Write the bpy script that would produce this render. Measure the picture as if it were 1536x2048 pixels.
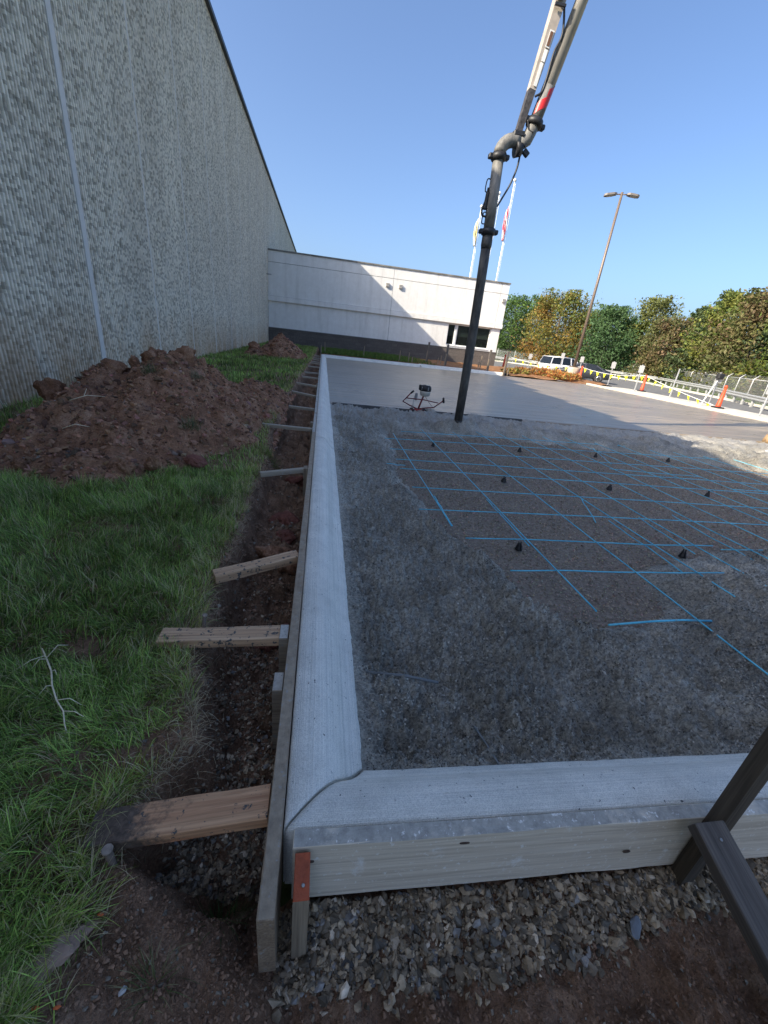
import bpy, bmesh, math, random
import numpy as np
from mathutils import Vector, Matrix, Quaternion

for o in list(bpy.data.objects):
    bpy.data.objects.remove(o, do_unlink=True)
scene = bpy.context.scene
COL = scene.collection
rng = np.random.default_rng(11)
random.seed(11)

# ------------------------------------------------------------------ camera
H = 1.15
cam_d = bpy.data.cameras.new('camera')
cam_d.sensor_fit = 'VERTICAL'
cam_d.sensor_height = 24.0
cam_d.sensor_width = 18.0
cam_d.lens = 806.9 / 2048 * 24.0
cam_d.clip_start = 0.02
cam_d.clip_end = 3000
cam = bpy.data.objects.new('camera', cam_d)
COL.objects.link(cam)
yaw, pit, rol = (math.radians(a) for a in (10.3828, 23.3101, 6.523))
fwd = Vector((math.sin(yaw) * math.cos(pit), math.cos(yaw) * math.cos(pit), -math.sin(pit)))
rgt = Vector((math.cos(yaw), -math.sin(yaw), 0))
upv = rgt.cross(fwd)
r2 = rgt * math.cos(rol) + upv * math.sin(rol)
u2 = -rgt * math.sin(rol) + upv * math.cos(rol)
cam.matrix_world = Matrix(((r2.x, u2.x, -fwd.x, 0), (r2.y, u2.y, -fwd.y, 0), (r2.z, u2.z, -fwd.z, H), (0, 0, 0, 1)))
scene.camera = cam
scene.render.resolution_x = 768
scene.render.resolution_y = 1024

# ------------------------------------------------------------------ sky and sun
SUN_TRAVEL = Vector((1.414, 0.54, -1.0)).normalized()
SUN_EL = math.asin(-SUN_TRAVEL.z)
SUN_AZ = math.atan2(-SUN_TRAVEL.x, -SUN_TRAVEL.y)
world = bpy.data.worlds.new('World')
scene.world = world
world.use_nodes = True
wn = world.node_tree
wn.nodes.clear()
sky = wn.nodes.new('ShaderNodeTexSky')
sky.sky_type = 'NISHITA'
sky.sun_disc = False
sky.sun_elevation = SUN_EL
sky.sun_rotation = SUN_AZ
sky.altitude = 0
sky.air_density = 0.85
sky.dust_density = 3.8
sky.ozone_density = 5.0
bg = wn.nodes.new('ShaderNodeBackground')
bg.inputs['Strength'].default_value = 0.15
wo = wn.nodes.new('ShaderNodeOutputWorld')
wn.links.new(sky.outputs[0], bg.inputs[0])
wn.links.new(bg.outputs[0], wo.inputs[0])
sun_d = bpy.data.lights.new('sun', 'SUN')
sun_d.energy = 4.8
sun_d.angle = math.radians(0.5)
sun_d.color = (1.0, 0.90, 0.74)
sun_o = bpy.data.objects.new('sun', sun_d)
COL.objects.link(sun_o)
sun_o.rotation_euler = SUN_TRAVEL.to_track_quat('-Z', 'Y').to_euler()
sun_o.location = (-20, -10, 30)
scene.view_settings.view_transform = 'Standard'
scene.view_settings.look = 'None'
scene.view_settings.exposure = 0.95
scene.view_settings.gamma = 1.0
scene.view_settings.use_curve_mapping = False

# ------------------------------------------------------------------ numeric noise
def _hash(ix, iy, seed):
    h = (ix.astype(np.int64) * 374761393 + iy.astype(np.int64) * 668265263 + seed * 974711) & 0xffffffff
    h = ((h ^ (h >> 13)) * 1274126177) & 0xffffffff
    h = ((h ^ (h >> 16)) * 2246822519) & 0xffffffff
    h = h ^ (h >> 15)
    return (h & 0xffffff) / float(0xffffff)

def vnoise(x, y, seed=0):
    x = np.asarray(x, float); y = np.asarray(y, float)
    ix = np.floor(x); iy = np.floor(y)
    fx = x - ix; fy = y - iy
    fx = fx * fx * (3 - 2 * fx); fy = fy * fy * (3 - 2 * fy)
    a = _hash(ix, iy, seed); b = _hash(ix + 1, iy, seed)
    c = _hash(ix, iy + 1, seed); d = _hash(ix + 1, iy + 1, seed)
    return (a * (1 - fx) + b * fx) * (1 - fy) + (c * (1 - fx) + d * fx) * fy - 0.5

def fbm(x, y, seed=0, octv=4, gain=0.5):
    s = 0; a = 1.0; f = 1.0
    for i in range(octv):
        s = s + a * vnoise(np.asarray(x) * f + 17.3 * i, np.asarray(y) * f - 9.1 * i, seed + i)
        a *= gain; f *= 2.03
    return s

def worley(x, y, seed=0):
    x = np.asarray(x, float); y = np.asarray(y, float)
    ix = np.floor(x); iy = np.floor(y)
    best = np.full(np.broadcast(x, y).shape, 9.0)
    for dx in (-1, 0, 1):
        for dy in (-1, 0, 1):
            px = ix + dx + _hash(ix + dx, iy + dy, seed)
            py = iy + dy + _hash(ix + dx, iy + dy, seed + 77)
            best = np.minimum(best, (px - x) ** 2 + (py - y) ** 2)
    return np.sqrt(best)

def sstep(a, b, x):
    t = np.clip((np.asarray(x, float) - a) / (b - a), 0, 1)
    return t * t * (3 - 2 * t)

# ------------------------------------------------------------------ materials
MATS = {}
def new_mat(name):
    m = bpy.data.materials.new(name)
    m.use_nodes = True
    nt = m.node_tree
    b = nt.nodes['Principled BSDF']
    return m, nt, b

def N(nt, typ, **kw):
    n = nt.nodes.new(typ)
    for k, v in kw.items():
        if k.startswith('i_'):
            key = k[2:]
            n.inputs[int(key) if key.isdigit() else key].default_value = v
        else:
            setattr(n, k, v)
    return n

def ramp(nt, src, stops, interp='LINEAR'):
    r = nt.nodes.new('ShaderNodeValToRGB')
    r.color_ramp.interpolation = interp
    els = r.color_ramp.elements
    while len(els) < len(stops):
        els.new(0.5)
    for e, (p, c) in zip(els, stops):
        e.position = p
        e.color = (*c, 1) if len(c) == 3 else c
    nt.links.new(src, r.inputs[0])
    return r

def coords(nt, scale=(1, 1, 1), kind='Object'):
    tc = nt.nodes.new('ShaderNodeTexCoord')
    mp = nt.nodes.new('ShaderNodeMapping')
    mp.inputs['Scale'].default_value = scale
    nt.links.new(tc.outputs[kind], mp.inputs['Vector'])
    return mp.outputs[0]

def mixc(nt, fac, a, b, mode='MIX'):
    n = nt.nodes.new('ShaderNodeMix')
    n.data_type = 'RGBA'
    n.blend_type = mode
    for sock, v in ((n.inputs[0], fac), (n.inputs[6], a), (n.inputs[7], b)):
        if hasattr(v, 'links') or hasattr(v, 'is_linked'):
            nt.links.new(v, sock)
        else:
            sock.default_value = v if not isinstance(v, tuple) else ((*v, 1) if len(v) == 3 else v)
    return n.outputs[2]

def noise(nt, vec, scale, detail=4, rough=0.55, dist=0.0):
    n = nt.nodes.new('ShaderNodeTexNoise')
    n.inputs['Scale'].default_value = scale
    n.inputs['Detail'].default_value = detail
    n.inputs['Roughness'].default_value = rough
    n.inputs['Distortion'].default_value = dist
    nt.links.new(vec, n.inputs['Vector'])
    return n.outputs[0]

def bump(nt, b, src, strength=0.4, dist=0.01, prev=None):
    n = nt.nodes.new('ShaderNodeBump')
    n.inputs['Strength'].default_value = strength
    n.inputs['Distance'].default_value = dist
    nt.links.new(src, n.inputs['Height'])
    if prev is not None:
        nt.links.new(prev, n.inputs['Normal'])
    nt.links.new(n.outputs[0], b.inputs['Normal'])
    return n.outputs[0]

def simple(name, col, rough=0.6, metal=0.0, var=0.12, scale=8.0, bmp=0.0, bscale=60.0, spec=0.5, coat=0.0):
    """plain procedural material: one colour with uneven tone and fine relief"""
    if name in MATS:
        return MATS[name]
    m, nt, b = new_mat(name)
    v = coords(nt)
    n = noise(nt, v, scale, 5, 0.6)
    lo = tuple(max(0, c * (1 - var)) for c in col)
    hi = tuple(min(1, c * (1 + var)) for c in col)
    r = ramp(nt, n, [(0.3, lo), (0.7, hi)])
    nt.links.new(r.outputs[0], b.inputs['Base Color'])
    b.inputs['Roughness'].default_value = rough
    b.inputs['Metallic'].default_value = metal
    b.inputs['Specular IOR Level'].default_value = spec
    b.inputs['Coat Weight'].default_value = coat
    if bmp > 0:
        bump(nt, b, noise(nt, v, bscale, 4, 0.6), bmp, 0.01)
    MATS[name] = m
    return m

def wood(name, dark, light, axis=0, splat=0.0, splatcol=(0.33, 0.34, 0.33), gl=1.0, rough=0.75, mud=0.0, coat=None, grain=0.75, mudx=None, specks=0.0):
    if name in MATS:
        return MATS[name]
    m, nt, b = new_mat(name)
    sc = [16, 16, 16]; sc[axis] = 0.9
    v = coords(nt, tuple(sc))
    g = noise(nt, v, 2.2, 6, 0.65, 0.6)
    fine = [130, 130, 130]; fine[axis] = 3.0
    v2 = coords(nt, tuple(fine))
    g2 = noise(nt, v2, 1.0, 3, 0.6)
    mid = tuple((a + c) / 2 for a, c in zip(dark, light))
    c1 = ramp(nt, g, [(0.25, dark), (0.5, mid), (0.75, light)]).outputs[0]
    c2 = ramp(nt, g2, [(0.35, (0.55, 0.52, 0.5)), (0.6, (1, 1, 1))]).outputs[0]
    col = mixc(nt, grain, c1, c2, 'MULTIPLY')
    v3 = coords(nt)
    if coat is not None:
        gm = nt.nodes.new('ShaderNodeNewGeometry'); sz_ = nt.nodes.new('ShaderNodeSeparateXYZ')
        nt.links.new(gm.outputs['True Normal'], sz_.inputs[0])
        gt = nt.nodes.new('ShaderNodeMath'); gt.operation = 'GREATER_THAN'; gt.inputs[1].default_value = 0.8
        nt.links.new(sz_.outputs[2], gt.inputs[0])
        cn = ramp(nt, noise(nt, v3, 6, 6, 0.7, 0.5), [(0.36, (0, 0, 0)), (0.46, (1, 1, 1))]).outputs[0]
        mm_ = nt.nodes.new('ShaderNodeMath'); mm_.operation = 'MULTIPLY'; nt.links.new(gt.outputs[0], mm_.inputs[0]); nt.links.new(cn, mm_.inputs[1])
        cg = ramp(nt, noise(nt, v3, 40, 5, 0.7), [(0.3, tuple(k * 0.55 for k in coat)), (0.7, coat)]).outputs[0]
        col = mixc(nt, mm_.outputs[0], col, cg)
    if mudx is not None:
        sx_ = nt.nodes.new('ShaderNodeSeparateXYZ'); nt.links.new(v3, sx_.inputs[0])
        ad_ = nt.nodes.new('ShaderNodeMath'); ad_.operation = 'MULTIPLY_ADD'; ad_.inputs[1].default_value = 0.45
        nt.links.new(noise(nt, v3, 16, 6, 0.75), ad_.inputs[0]); nt.links.new(sx_.outputs[0], ad_.inputs[2])
        mr_ = ramp(nt, ad_.outputs[0], [(mudx, (0, 0, 0)), (mudx + 0.09, (1, 1, 1))]).outputs[0]
        col = mixc(nt, mr_, col, ramp(nt, noise(nt, v3, 70, 3, 0.7), [(0.3, (0.045, 0.03, 0.02)), (0.7, (0.16, 0.11, 0.08))]).outputs[0])
    if specks > 0:
        sk_ = ramp(nt, noise(nt, v3, 38, 4, 0.65), [(0.66 - specks, (0, 0, 0)), (0.70 - specks, (1, 1, 1))]).outputs[0]
        col = mixc(nt, sk_, col, (0.075, 0.072, 0.066))
    if mud > 0:
        mm = ramp(nt, noise(nt, v3, 5, 5, 0.7), [(0.62 - mud, (0, 0, 0)), (0.75 - mud, (1, 1, 1))]).outputs[0]
        col = mixc(nt, mm, col, (0.045, 0.03, 0.024))
    if splat > 0:
        s = noise(nt, v3, 9, 6, 0.75, 0.4)
        sm = ramp(nt, s, [(0.72 - splat * 0.4, (0, 0, 0)), (0.8 - splat * 0.35, (1, 1, 1))]).outputs[0]
        s2 = ramp(nt, noise(nt, v3, 55, 3, 0.7), [(0.6, (0, 0, 0)), (0.66, (1, 1, 1))]).outputs[0]
        smx = nt.nodes.new('ShaderNodeMath'); smx.operation = 'MAXIMUM'
        nt.links.new(sm, smx.inputs[0]); nt.links.new(s2, smx.inputs[1])
        mul = nt.nodes.new('ShaderNodeMath'); mul.operation = 'MULTIPLY'; mul.inputs[1].default_value = 0.85
        nt.links.new(smx.outputs[0], mul.inputs[0])
        col = mixc(nt, mul.outputs[0], col, splatcol)
    nt.links.new(col, b.inputs['Base Color'])
    b.inputs['Roughness'].default_value = rough
    p = bump(nt, b, g2, 0.5, 0.002)
    bump(nt, b, g, 0.3, 0.004, p)
    MATS[name] = m
    return m

def attr_mat(name, rough=0.7, attr='col', bmp=0.0, bscale=80, trans=0.0, spec=0.4, mul=None):
    """colour carried by the pieces themselves (each blade, leaf or stone has its own)"""
    if name in MATS:
        return MATS[name]
    m, nt, b = new_mat(name)
    a = nt.nodes.new('ShaderNodeAttribute'); a.attribute_name = attr
    col = a.outputs['Color']
    v = coords(nt)
    if mul:
        n = noise(nt, v, mul, 4, 0.6)
        r = ramp(nt, n, [(0.3, (0.7, 0.7, 0.7)), (0.7, (1.2, 1.2, 1.2))])
        col = mixc(nt, 1.0, col, r.outputs[0], 'MULTIPLY')
    nt.links.new(col, b.inputs['Base Color'])
    b.inputs['Roughness'].default_value = rough
    b.inputs['Specular IOR Level'].default_value = spec
    if bmp > 0:
        bump(nt, b, noise(nt, v, bscale, 4, 0.65), bmp, 0.004)
    if trans > 0:
        t = nt.nodes.new('ShaderNodeBsdfTranslucent')
        nt.links.new(col, t.inputs['Color'])
        mx = nt.nodes.new('ShaderNodeMixShader'); mx.inputs[0].default_value = trans
        out = nt.nodes['Material Output']
        nt.links.new(b.outputs[0], mx.inputs[1]); nt.links.new(t.outputs[0], mx.inputs[2])
        nt.links.new(mx.outputs[0], out.inputs[0])
    MATS[name] = m
    return m

# ------------------------------------------------------------------ mesh helpers
def mesh_np(name, verts, quads=None, tris=None, smooth=False, col=None):
    verts = np.asarray(verts, np.float32)
    me = bpy.data.meshes.new(name)
    me.vertices.add(len(verts))
    me.vertices.foreach_set('co', verts.ravel())
    loops = []; starts = []; tot = 0
    if quads is not None and len(quads):
        q = np.asarray(quads, np.int32); loops.append(q.ravel())
        starts.append(np.arange(len(q), dtype=np.int32) * 4); tot += len(q) * 4
    if tris is not None and len(tris):
        t = np.asarray(tris, np.int32); loops.append(t.ravel())
        starts.append(tot + np.arange(len(t), dtype=np.int32) * 3); tot += len(t) * 3
    L = np.concatenate(loops); S = np.concatenate(starts)
    me.loops.add(len(L)); me.loops.foreach_set('vertex_index', L)
    me.polygons.add(len(S)); me.polygons.foreach_set('loop_start', S)
    me.polygons.foreach_set('use_smooth', np.full(len(S), smooth, bool))
    me.update(calc_edges=True)
    if col is not None:
        a = me.color_attributes.new('col', 'FLOAT_COLOR', 'POINT')
        c = np.ones((len(verts), 4), np.float32); c[:, :3] = col
        a.data.foreach_set('color', c.ravel())
    return me

def link(name, me, mat=None, parent=None, label=None, cat=None, group=None, kind=None, loc=None, rot=None):
    o = bpy.data.objects.new(name, me)
    COL.objects.link(o)
    if mat is not None and me is not None and len(me.materials) == 0:
        me.materials.append(mat)
    if parent is not None:
        o.parent = parent
    if label: o['label'] = label
    if cat: o['category'] = cat
    if group: o['group'] = group
    if kind: o['kind'] = kind
    if loc is not None: o.location = loc
    if rot is not None: o.rotation_euler = rot
    return o

def thing(name, label, cat, loc=(0, 0, 0), rz=0.0, group=None):
    return link(name, None, label=label, cat=cat, group=group, loc=loc, rot=(0, 0, rz))

def copy_tree(o, parent=None):
    c = o.copy(); COL.objects.link(c); c.parent = parent
    for ch in list(o.children):
        copy_tree(ch, c)
    return c

def grid_quads(nx, ny, keep=None):
    """vertex index = iy*nx+ix"""
    ix, iy = np.meshgrid(np.arange(nx - 1), np.arange(ny - 1))
    a = (iy * nx + ix)
    q = np.stack([a, a + 1, a + 1 + nx, a + nx], -1).reshape(-1, 4)
    if keep is not None:
        q = q[keep.reshape(-1)]
    return q

class MB:
    """collects shapes into one mesh"""
    def __init__(s): s.bm = bmesh.new()
    def box(s, c, size, rot=None, bev=0.0, seg=1):
        r = bmesh.ops.create_cube(s.bm, size=1.0)
        vs = r['verts']
        M_ = Matrix.Translation(Vector(c)) @ (rot.to_4x4() if rot is not None else Matrix.Identity(4)) @ Matrix.Diagonal((*size, 1))
        bmesh.ops.transform(s.bm, matrix=M_, verts=vs)
        if bev > 0:
            es = list({e for v in vs for e in v.link_edges})
            bmesh.ops.bevel(s.bm, geom=es, offset=bev, segments=seg, affect='EDGES', profile=0.5)
        return s
    def bar(s, p0, p1, w, t, up=(0, 0, 1), bev=0.0):
        """rectangular bar from p0 to p1; w = width sideways, t = thickness along up"""
        p0 = Vector(p0); p1 = Vector(p1)
        d = p1 - p0; L = d.length; d = d.normalized()
        u = Vector(up); u = (u - d * u.dot(d)).normalized()
        sd = u.cross(d)
        R = Matrix((d, sd, u)).transposed()
        return s.box((p0 + p1) / 2, (L, w, t), R, bev)
    def tube(s, pts, rad, seg=8, cap=True):
        pts = [Vector(p) for p in pts]
        n = len(pts)
        rad = [rad] * n if not hasattr(rad, '__len__') else rad
        prev = None; rings = []
        ref = None
        for i in range(n):
            t = (pts[min(i + 1, n - 1)] - pts[max(i - 1, 0)]).normalized()
            if ref is None:
                ref = t.orthogonal().normalized()
            ref = (ref - t * ref.dot(t))
            ref = ref.normalized() if ref.length > 1e-6 else t.orthogonal().normalized()
            b = t.cross(ref)
            rings.append([s.bm.verts.new(pts[i] + (ref * math.cos(a) + b * math.sin(a)) * rad[i]) for a in (2 * math.pi * k / seg for k in range(seg))])
        for i in range(n - 1):
            for k in range(seg):
                f = s.bm.faces.new((rings[i][k], rings[i][(k + 1) % seg], rings[i + 1][(k + 1) % seg], rings[i + 1][k]))
                f.smooth = True
        if cap:
            s.bm.faces.new(list(reversed(rings[0]))); s.bm.faces.new(rings[-1])
        return s
    def lathe(s, prof, c=(0, 0, 0), seg=16, axis=None):
        R = axis.to_track_quat('Z', 'Y').to_matrix() if axis is not None else Matrix.Identity(3)
        c = Vector(c); rings = []
        for r, z in prof:
            rings.append([s.bm.verts.new(c + R @ Vector((r * math.cos(a), r * math.sin(a), z))) for a in (2 * math.pi * k / seg for k in range(seg))])
        for i in range(len(rings) - 1):
            for k in range(seg):
                f = s.bm.faces.new((rings[i][k], rings[i][(k + 1) % seg], rings[i + 1][(k + 1) % seg], rings[i + 1][k])); f.smooth = True
        s.bm.faces.new(list(reversed(rings[0]))); s.bm.faces.new(rings[-1])
        return s
    def prism(s, poly, d):
        """polygon (3D points) extruded by vector d"""
        d = Vector(d)
        a = [s.bm.verts.new(Vector(p)) for p in poly]; b = [s.bm.verts.new(Vector(p) + d) for p in poly]
        n = len(a)
        s.bm.faces.new(a); s.bm.faces.new(list(reversed(b)))
        for i in range(n):
            s.bm.faces.new((a[i], b[i], b[(i + 1) % n], a[(i + 1) % n]))
        return s
    def loft(s, secs, cap=True, smooth=True):
        rings = [[s.bm.verts.new(Vector(p)) for p in sec] for sec in secs]
        n = len(rings[0])
        for i in range(len(rings) - 1):
            for k in range(n):
                f = s.bm.faces.new((rings[i][k], rings[i][(k + 1) % n], rings[i + 1][(k + 1) % n], rings[i + 1][k])); f.smooth = smooth
        if cap:
            s.bm.faces.new(list(reversed(rings[0]))); s.bm.faces.new(rings[-1])
        return s
    def quad(s, *p):
        s.bm.faces.new([s.bm.verts.new(Vector(q)) for q in p]); return s
    def mesh(s, name):
        bmesh.ops.recalc_face_normals(s.bm, faces=s.bm.faces)
        me = bpy.data.meshes.new(name); s.bm.to_mesh(me); s.bm.free()
        return me
    def build(s, name, mat, parent=None, **kw):
        return link(name, s.mesh(name), mat, parent, **kw)

def stones_mesh(name, P, size, colr, seed=0, flat=0.7, smooth=False, variants=10, npts=11):
    """angular stones: convex hulls of scattered points, placed and turned one by one"""
    r = np.random.default_rng(seed)
    shapes = []
    for k in range(variants):
        p = r.normal(size=(npts, 3)); p /= np.linalg.norm(p, axis=1)[:, None]
        p *= r.uniform(0.75, 1.1, (npts, 1))
        p *= np.array([1.0, r.uniform(0.6, 0.95), r.uniform(0.4, 0.75)])
        bm = bmesh.new()
        for q in p: bm.verts.new(q)
        bmesh.ops.convex_hull(bm, input=bm.verts)
        bmesh.ops.triangulate(bm, faces=bm.faces)
        lone = [v for v in bm.verts if not v.link_faces]
        bmesh.ops.delete(bm, geom=lone, context='VERTS')
        bm.verts.index_update()
        shapes.append((np.array([v.co[:] for v in bm.verts]), np.array([[v.index for v in f.verts] for f in bm.faces])))
        bm.free()
    n = len(P)
    V = []; T = []; C = []; off = 0
    which = r.integers(0, variants, n)
    for k in range(variants):
        idx = np.where(which == k)[0]
        if not len(idx): continue
        sv, st = shapes[k]
        m = len(idx)
        a = r.uniform(0, 2 * np.pi, m); tl = r.normal(0, 0.45, m); tl2 = r.normal(0, 0.45, m)
        ca, sa = np.cos(a), np.sin(a); cb, sb = np.cos(tl), np.sin(tl); cc, sc_ = np.cos(tl2), np.sin(tl2)
        Rz = np.zeros((m, 3, 3)); Rz[:, 0, 0] = ca; Rz[:, 0, 1] = -sa; Rz[:, 1, 0] = sa; Rz[:, 1, 1] = ca; Rz[:, 2, 2] = 1
        Rx = np.zeros((m, 3, 3)); Rx[:, 0, 0] = 1; Rx[:, 1, 1] = cb; Rx[:, 1, 2] = -sb; Rx[:, 2, 1] = sb; Rx[:, 2, 2] = cb
        Ry = np.zeros((m, 3, 3)); Ry[:, 1, 1] = 1; Ry[:, 0, 0] = cc; Ry[:, 0, 2] = sc_; Ry[:, 2, 0] = -sc_; Ry[:, 2, 2] = cc
        R = Rz @ Rx @ Ry
        vv = np.einsum('mij,vj->mvi', R, sv) * size[idx][:, None, None] + P[idx][:, None, :]
        V.append(vv.reshape(-1, 3))
        tt = st[None] + (np.arange(m) * len(sv))[:, None, None] + off
        T.append(tt.reshape(-1, 3)); off += m * len(sv)
        C.append(np.repeat(colr[idx], len(sv), axis=0))
    return mesh_np(name, np.concatenate(V), None, np.concatenate(T), smooth, np.concatenate(C))

def lump(name, r0, seed, mat, parent=None, sub=3, stretch=(1, 1, 1), rough=0.35, fine=0.1, **kw):
    """a clod or boulder: icosphere pushed in and out by noise"""
    bm = bmesh.new()
    bmesh.ops.create_icosphere(bm, subdivisions=sub, radius=1.0)
    V = np.array([v.co[:] for v in bm.verts])
    n1 = fbm(V[:, 0] * 1.6 + V[:, 2] * 1.1 + seed * 3.1, V[:, 1] * 1.6 - V[:, 2] * 0.9 + seed, seed, 3)
    n2 = worley(V[:, 0] * 2.6 + V[:, 2] * 1.7, V[:, 1] * 2.6 + V[:, 2] * 1.3, seed)
    n3 = fbm(V[:, 0] * 9 + V[:, 2] * 5, V[:, 1] * 9 - V[:, 2] * 4, seed + 5, 2)
    k = 1 + rough * n1 - rough * 0.5 * (n2 - 0.5) + fine * n3
    V = V * k[:, None] * np.array(stretch) * r0
    for v, c in zip(bm.verts, V): v.co = c
    for f in bm.faces: f.smooth = sub > 3
    me = bpy.data.meshes.new(name); bm.to_mesh(me); bm.free()
    return link(name, me, mat, parent, **kw)

# ------------------------------------------------------------------ surface materials
def soil_mat(name, c0, c1, c2, sc=7.0, bmp=0.8):
    m, nt, b = new_mat(name)
    v = coords(nt)
    n1 = noise(nt, v, sc, 8, 0.7, 0.3)
    n2 = noise(nt, v, sc * 14, 4, 0.7)
    c = ramp(nt, n1, [(0.28, c0), (0.5, c1), (0.75, c2)]).outputs[0]
    c = mixc(nt, 0.8, c, ramp(nt, n2, [(0.3, (0.5, 0.48, 0.47)), (0.62, (1.1, 1.08, 1.05)), (0.75, (1.9, 1.8, 1.7))]).outputs[0], 'MULTIPLY')
    nt.links.new(c, b.inputs['Base Color'])
    b.inputs['Roughness'].default_value = 0.95
    b.inputs['Specular IOR Level'].default_value = 0.2
    p = bump(nt, b, n2, bmp, 0.025)
    bump(nt, b, n1, 0.5, 0.03, p)
    MATS[name] = m
    return m
M_soil = soil_mat('soil', (0.12, 0.07, 0.042), (0.29, 0.17, 0.105), (0.52, 0.35, 0.235))
M_clay = soil_mat('red_clay', (0.12, 0.056, 0.033), (0.34, 0.172, 0.1), (0.6, 0.37, 0.24), 5.0)
M_redrock = soil_mat('red_rock', (0.12, 0.048, 0.035), (0.24, 0.095, 0.07), (0.34, 0.18, 0.14), 9.0, 0.5)

def fresh_concrete():
    m, nt, b = new_mat('broomed_concrete')
    v = coords(nt)
    a = nt.nodes.new('ShaderNodeAttribute'); a.attribute_name = 'uvw'    # x = along the kerb, y = across it
    mp = nt.nodes.new('ShaderNodeMapping'); mp.inputs['Scale'].default_value = (0.8, 330, 1)
    nt.links.new(a.outputs['Vector'], mp.inputs['Vector'])
    br = noise(nt, mp.outputs[0], 1.0, 3, 0.65)
    mp2 = nt.nodes.new('ShaderNodeMapping'); mp2.inputs['Scale'].default_value = (0.5, 40, 1)
    nt.links.new(a.outputs['Vector'], mp2.inputs['Vector'])
    br2 = noise(nt, mp2.outputs[0], 1.0, 4, 0.6)
    n1 = noise(nt, v, 3.5, 6, 0.65)
    n2 = noise(nt, v, 160, 3, 0.6)
    c = ramp(nt, n1, [(0.3, (0.72, 0.69, 0.61)), (0.7, (0.86, 0.825, 0.735))]).outputs[0]
    c = mixc(nt, 0.35, c, ramp(nt, br2, [(0.3, (0.86, 0.87, 0.88)), (0.65, (1.04, 1.04, 1.03))]).outputs[0], 'MULTIPLY')
    c = mixc(nt, 0.6, c, ramp(nt, br, [(0.32, (0.66, 0.68, 0.7)), (0.6, (1.05, 1.05, 1.05))]).outputs[0], 'MULTIPLY')
    c = mixc(nt, 0.8, c, ramp(nt, noise(nt, v, 330, 2, 0.6), [(0.35, (0.72, 0.72, 0.72)), (0.6, (1.12, 1.12, 1.12))]).outputs[0], 'MULTIPLY')
    c = mixc(nt, 0.35, c, ramp(nt, noise(nt, v, 11, 6, 0.7), [(0.36, (0.74, 0.75, 0.76)), (0.56, (1.05, 1.05, 1.05))]).outputs[0], 'MULTIPLY')
    pit = ramp(nt, noise(nt, v, 70, 2, 0.5), [(0.70, (0, 0, 0)), (0.75, (1, 1, 1))]).outputs[0]
    c = mixc(nt, pit, c, (0.09, 0.09, 0.09))
    nt.links.new(c, b.inputs['Base Color'])
    b.inputs['Roughness'].default_value = 0.62
    p = bump(nt, b, br, 0.9, 0.004)
    p = bump(nt, b, n2, 0.6, 0.004, p)
    bump(nt, b, pit, -0.6, 0.004, p)
    MATS['broomed_concrete'] = m
    return m
M_kerb = fresh_concrete()

def slab_mat():
    m, nt, b = new_mat('screeded_concrete')
    v = coords(nt)
    vs = coords(nt, (0.45, 4.2, 1))
    s1 = noise(nt, vs, 1.6, 7, 0.68, 0.5)
    vs2 = coords(nt, (0.3, 0.12, 1))
    s2 = noise(nt, vs2, 1.4, 4, 0.6)
    fine = noise(nt, v, 45, 4, 0.7)
    c = ramp(nt, s1, [(0.3, (0.17, 0.138, 0.1)), (0.7, (0.34, 0.275, 0.2))]).outputs[0]
    c = mixc(nt, 0.5, c, ramp(nt, s2, [(0.35, (0.75, 0.75, 0.76)), (0.65, (1.1, 1.09, 1.06))]).outputs[0], 'MULTIPLY')
    c = mixc(nt, 0.35, c, ramp(nt, fine, [(0.35, (0.7, 0.7, 0.7)), (0.65, (1.15, 1.15, 1.15))]).outputs[0], 'MULTIPLY')
    nt.links.new(c, b.inputs['Base Color'])
    vl_ = coords(nt, (0.12, 7.0, 1)); ln_ = noise(nt, vl_, 1.3, 3, 0.6, 0.3)
    c = mixc(nt, 0.6, c, ramp(nt, ln_, [(0.36, (0.55, 0.56, 0.58)), (0.5, (0.95, 0.95, 0.95)), (0.62, (1.35, 1.33, 1.28))]).outputs[0], 'MULTIPLY')
    vj_ = coords(nt, (5.0, 0.16, 1)); lj_ = ramp(nt, noise(nt, vj_, 1.0, 2, 0.5), [(0.6, (1, 1, 1)), (0.68, (1.18, 1.18, 1.18))]).outputs[0]
    c = mixc(nt, 0.7, c, lj_, 'MULTIPLY')
    nt.links.new(c, b.inputs['Base Color'])
    rr = ramp(nt, s1, [(0.32, (0.24, 0.24, 0.24)), (0.5, (0.36, 0.36, 0.36)), (0.7, (0.55, 0.55, 0.55))]).outputs[0]
    nt.links.new(rr, b.inputs['Roughness'])
    b.inputs['Specular IOR Level'].default_value = 0.7
    p = bump(nt, b, s1, 0.35, 0.008)
    p = bump(nt, b, ln_, 0.5, 0.012, p)
    bump(nt, b, fine, 0.2, 0.002, p)
    MATS['slab'] = m
    return m
M_slab = slab_mat()

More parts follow.
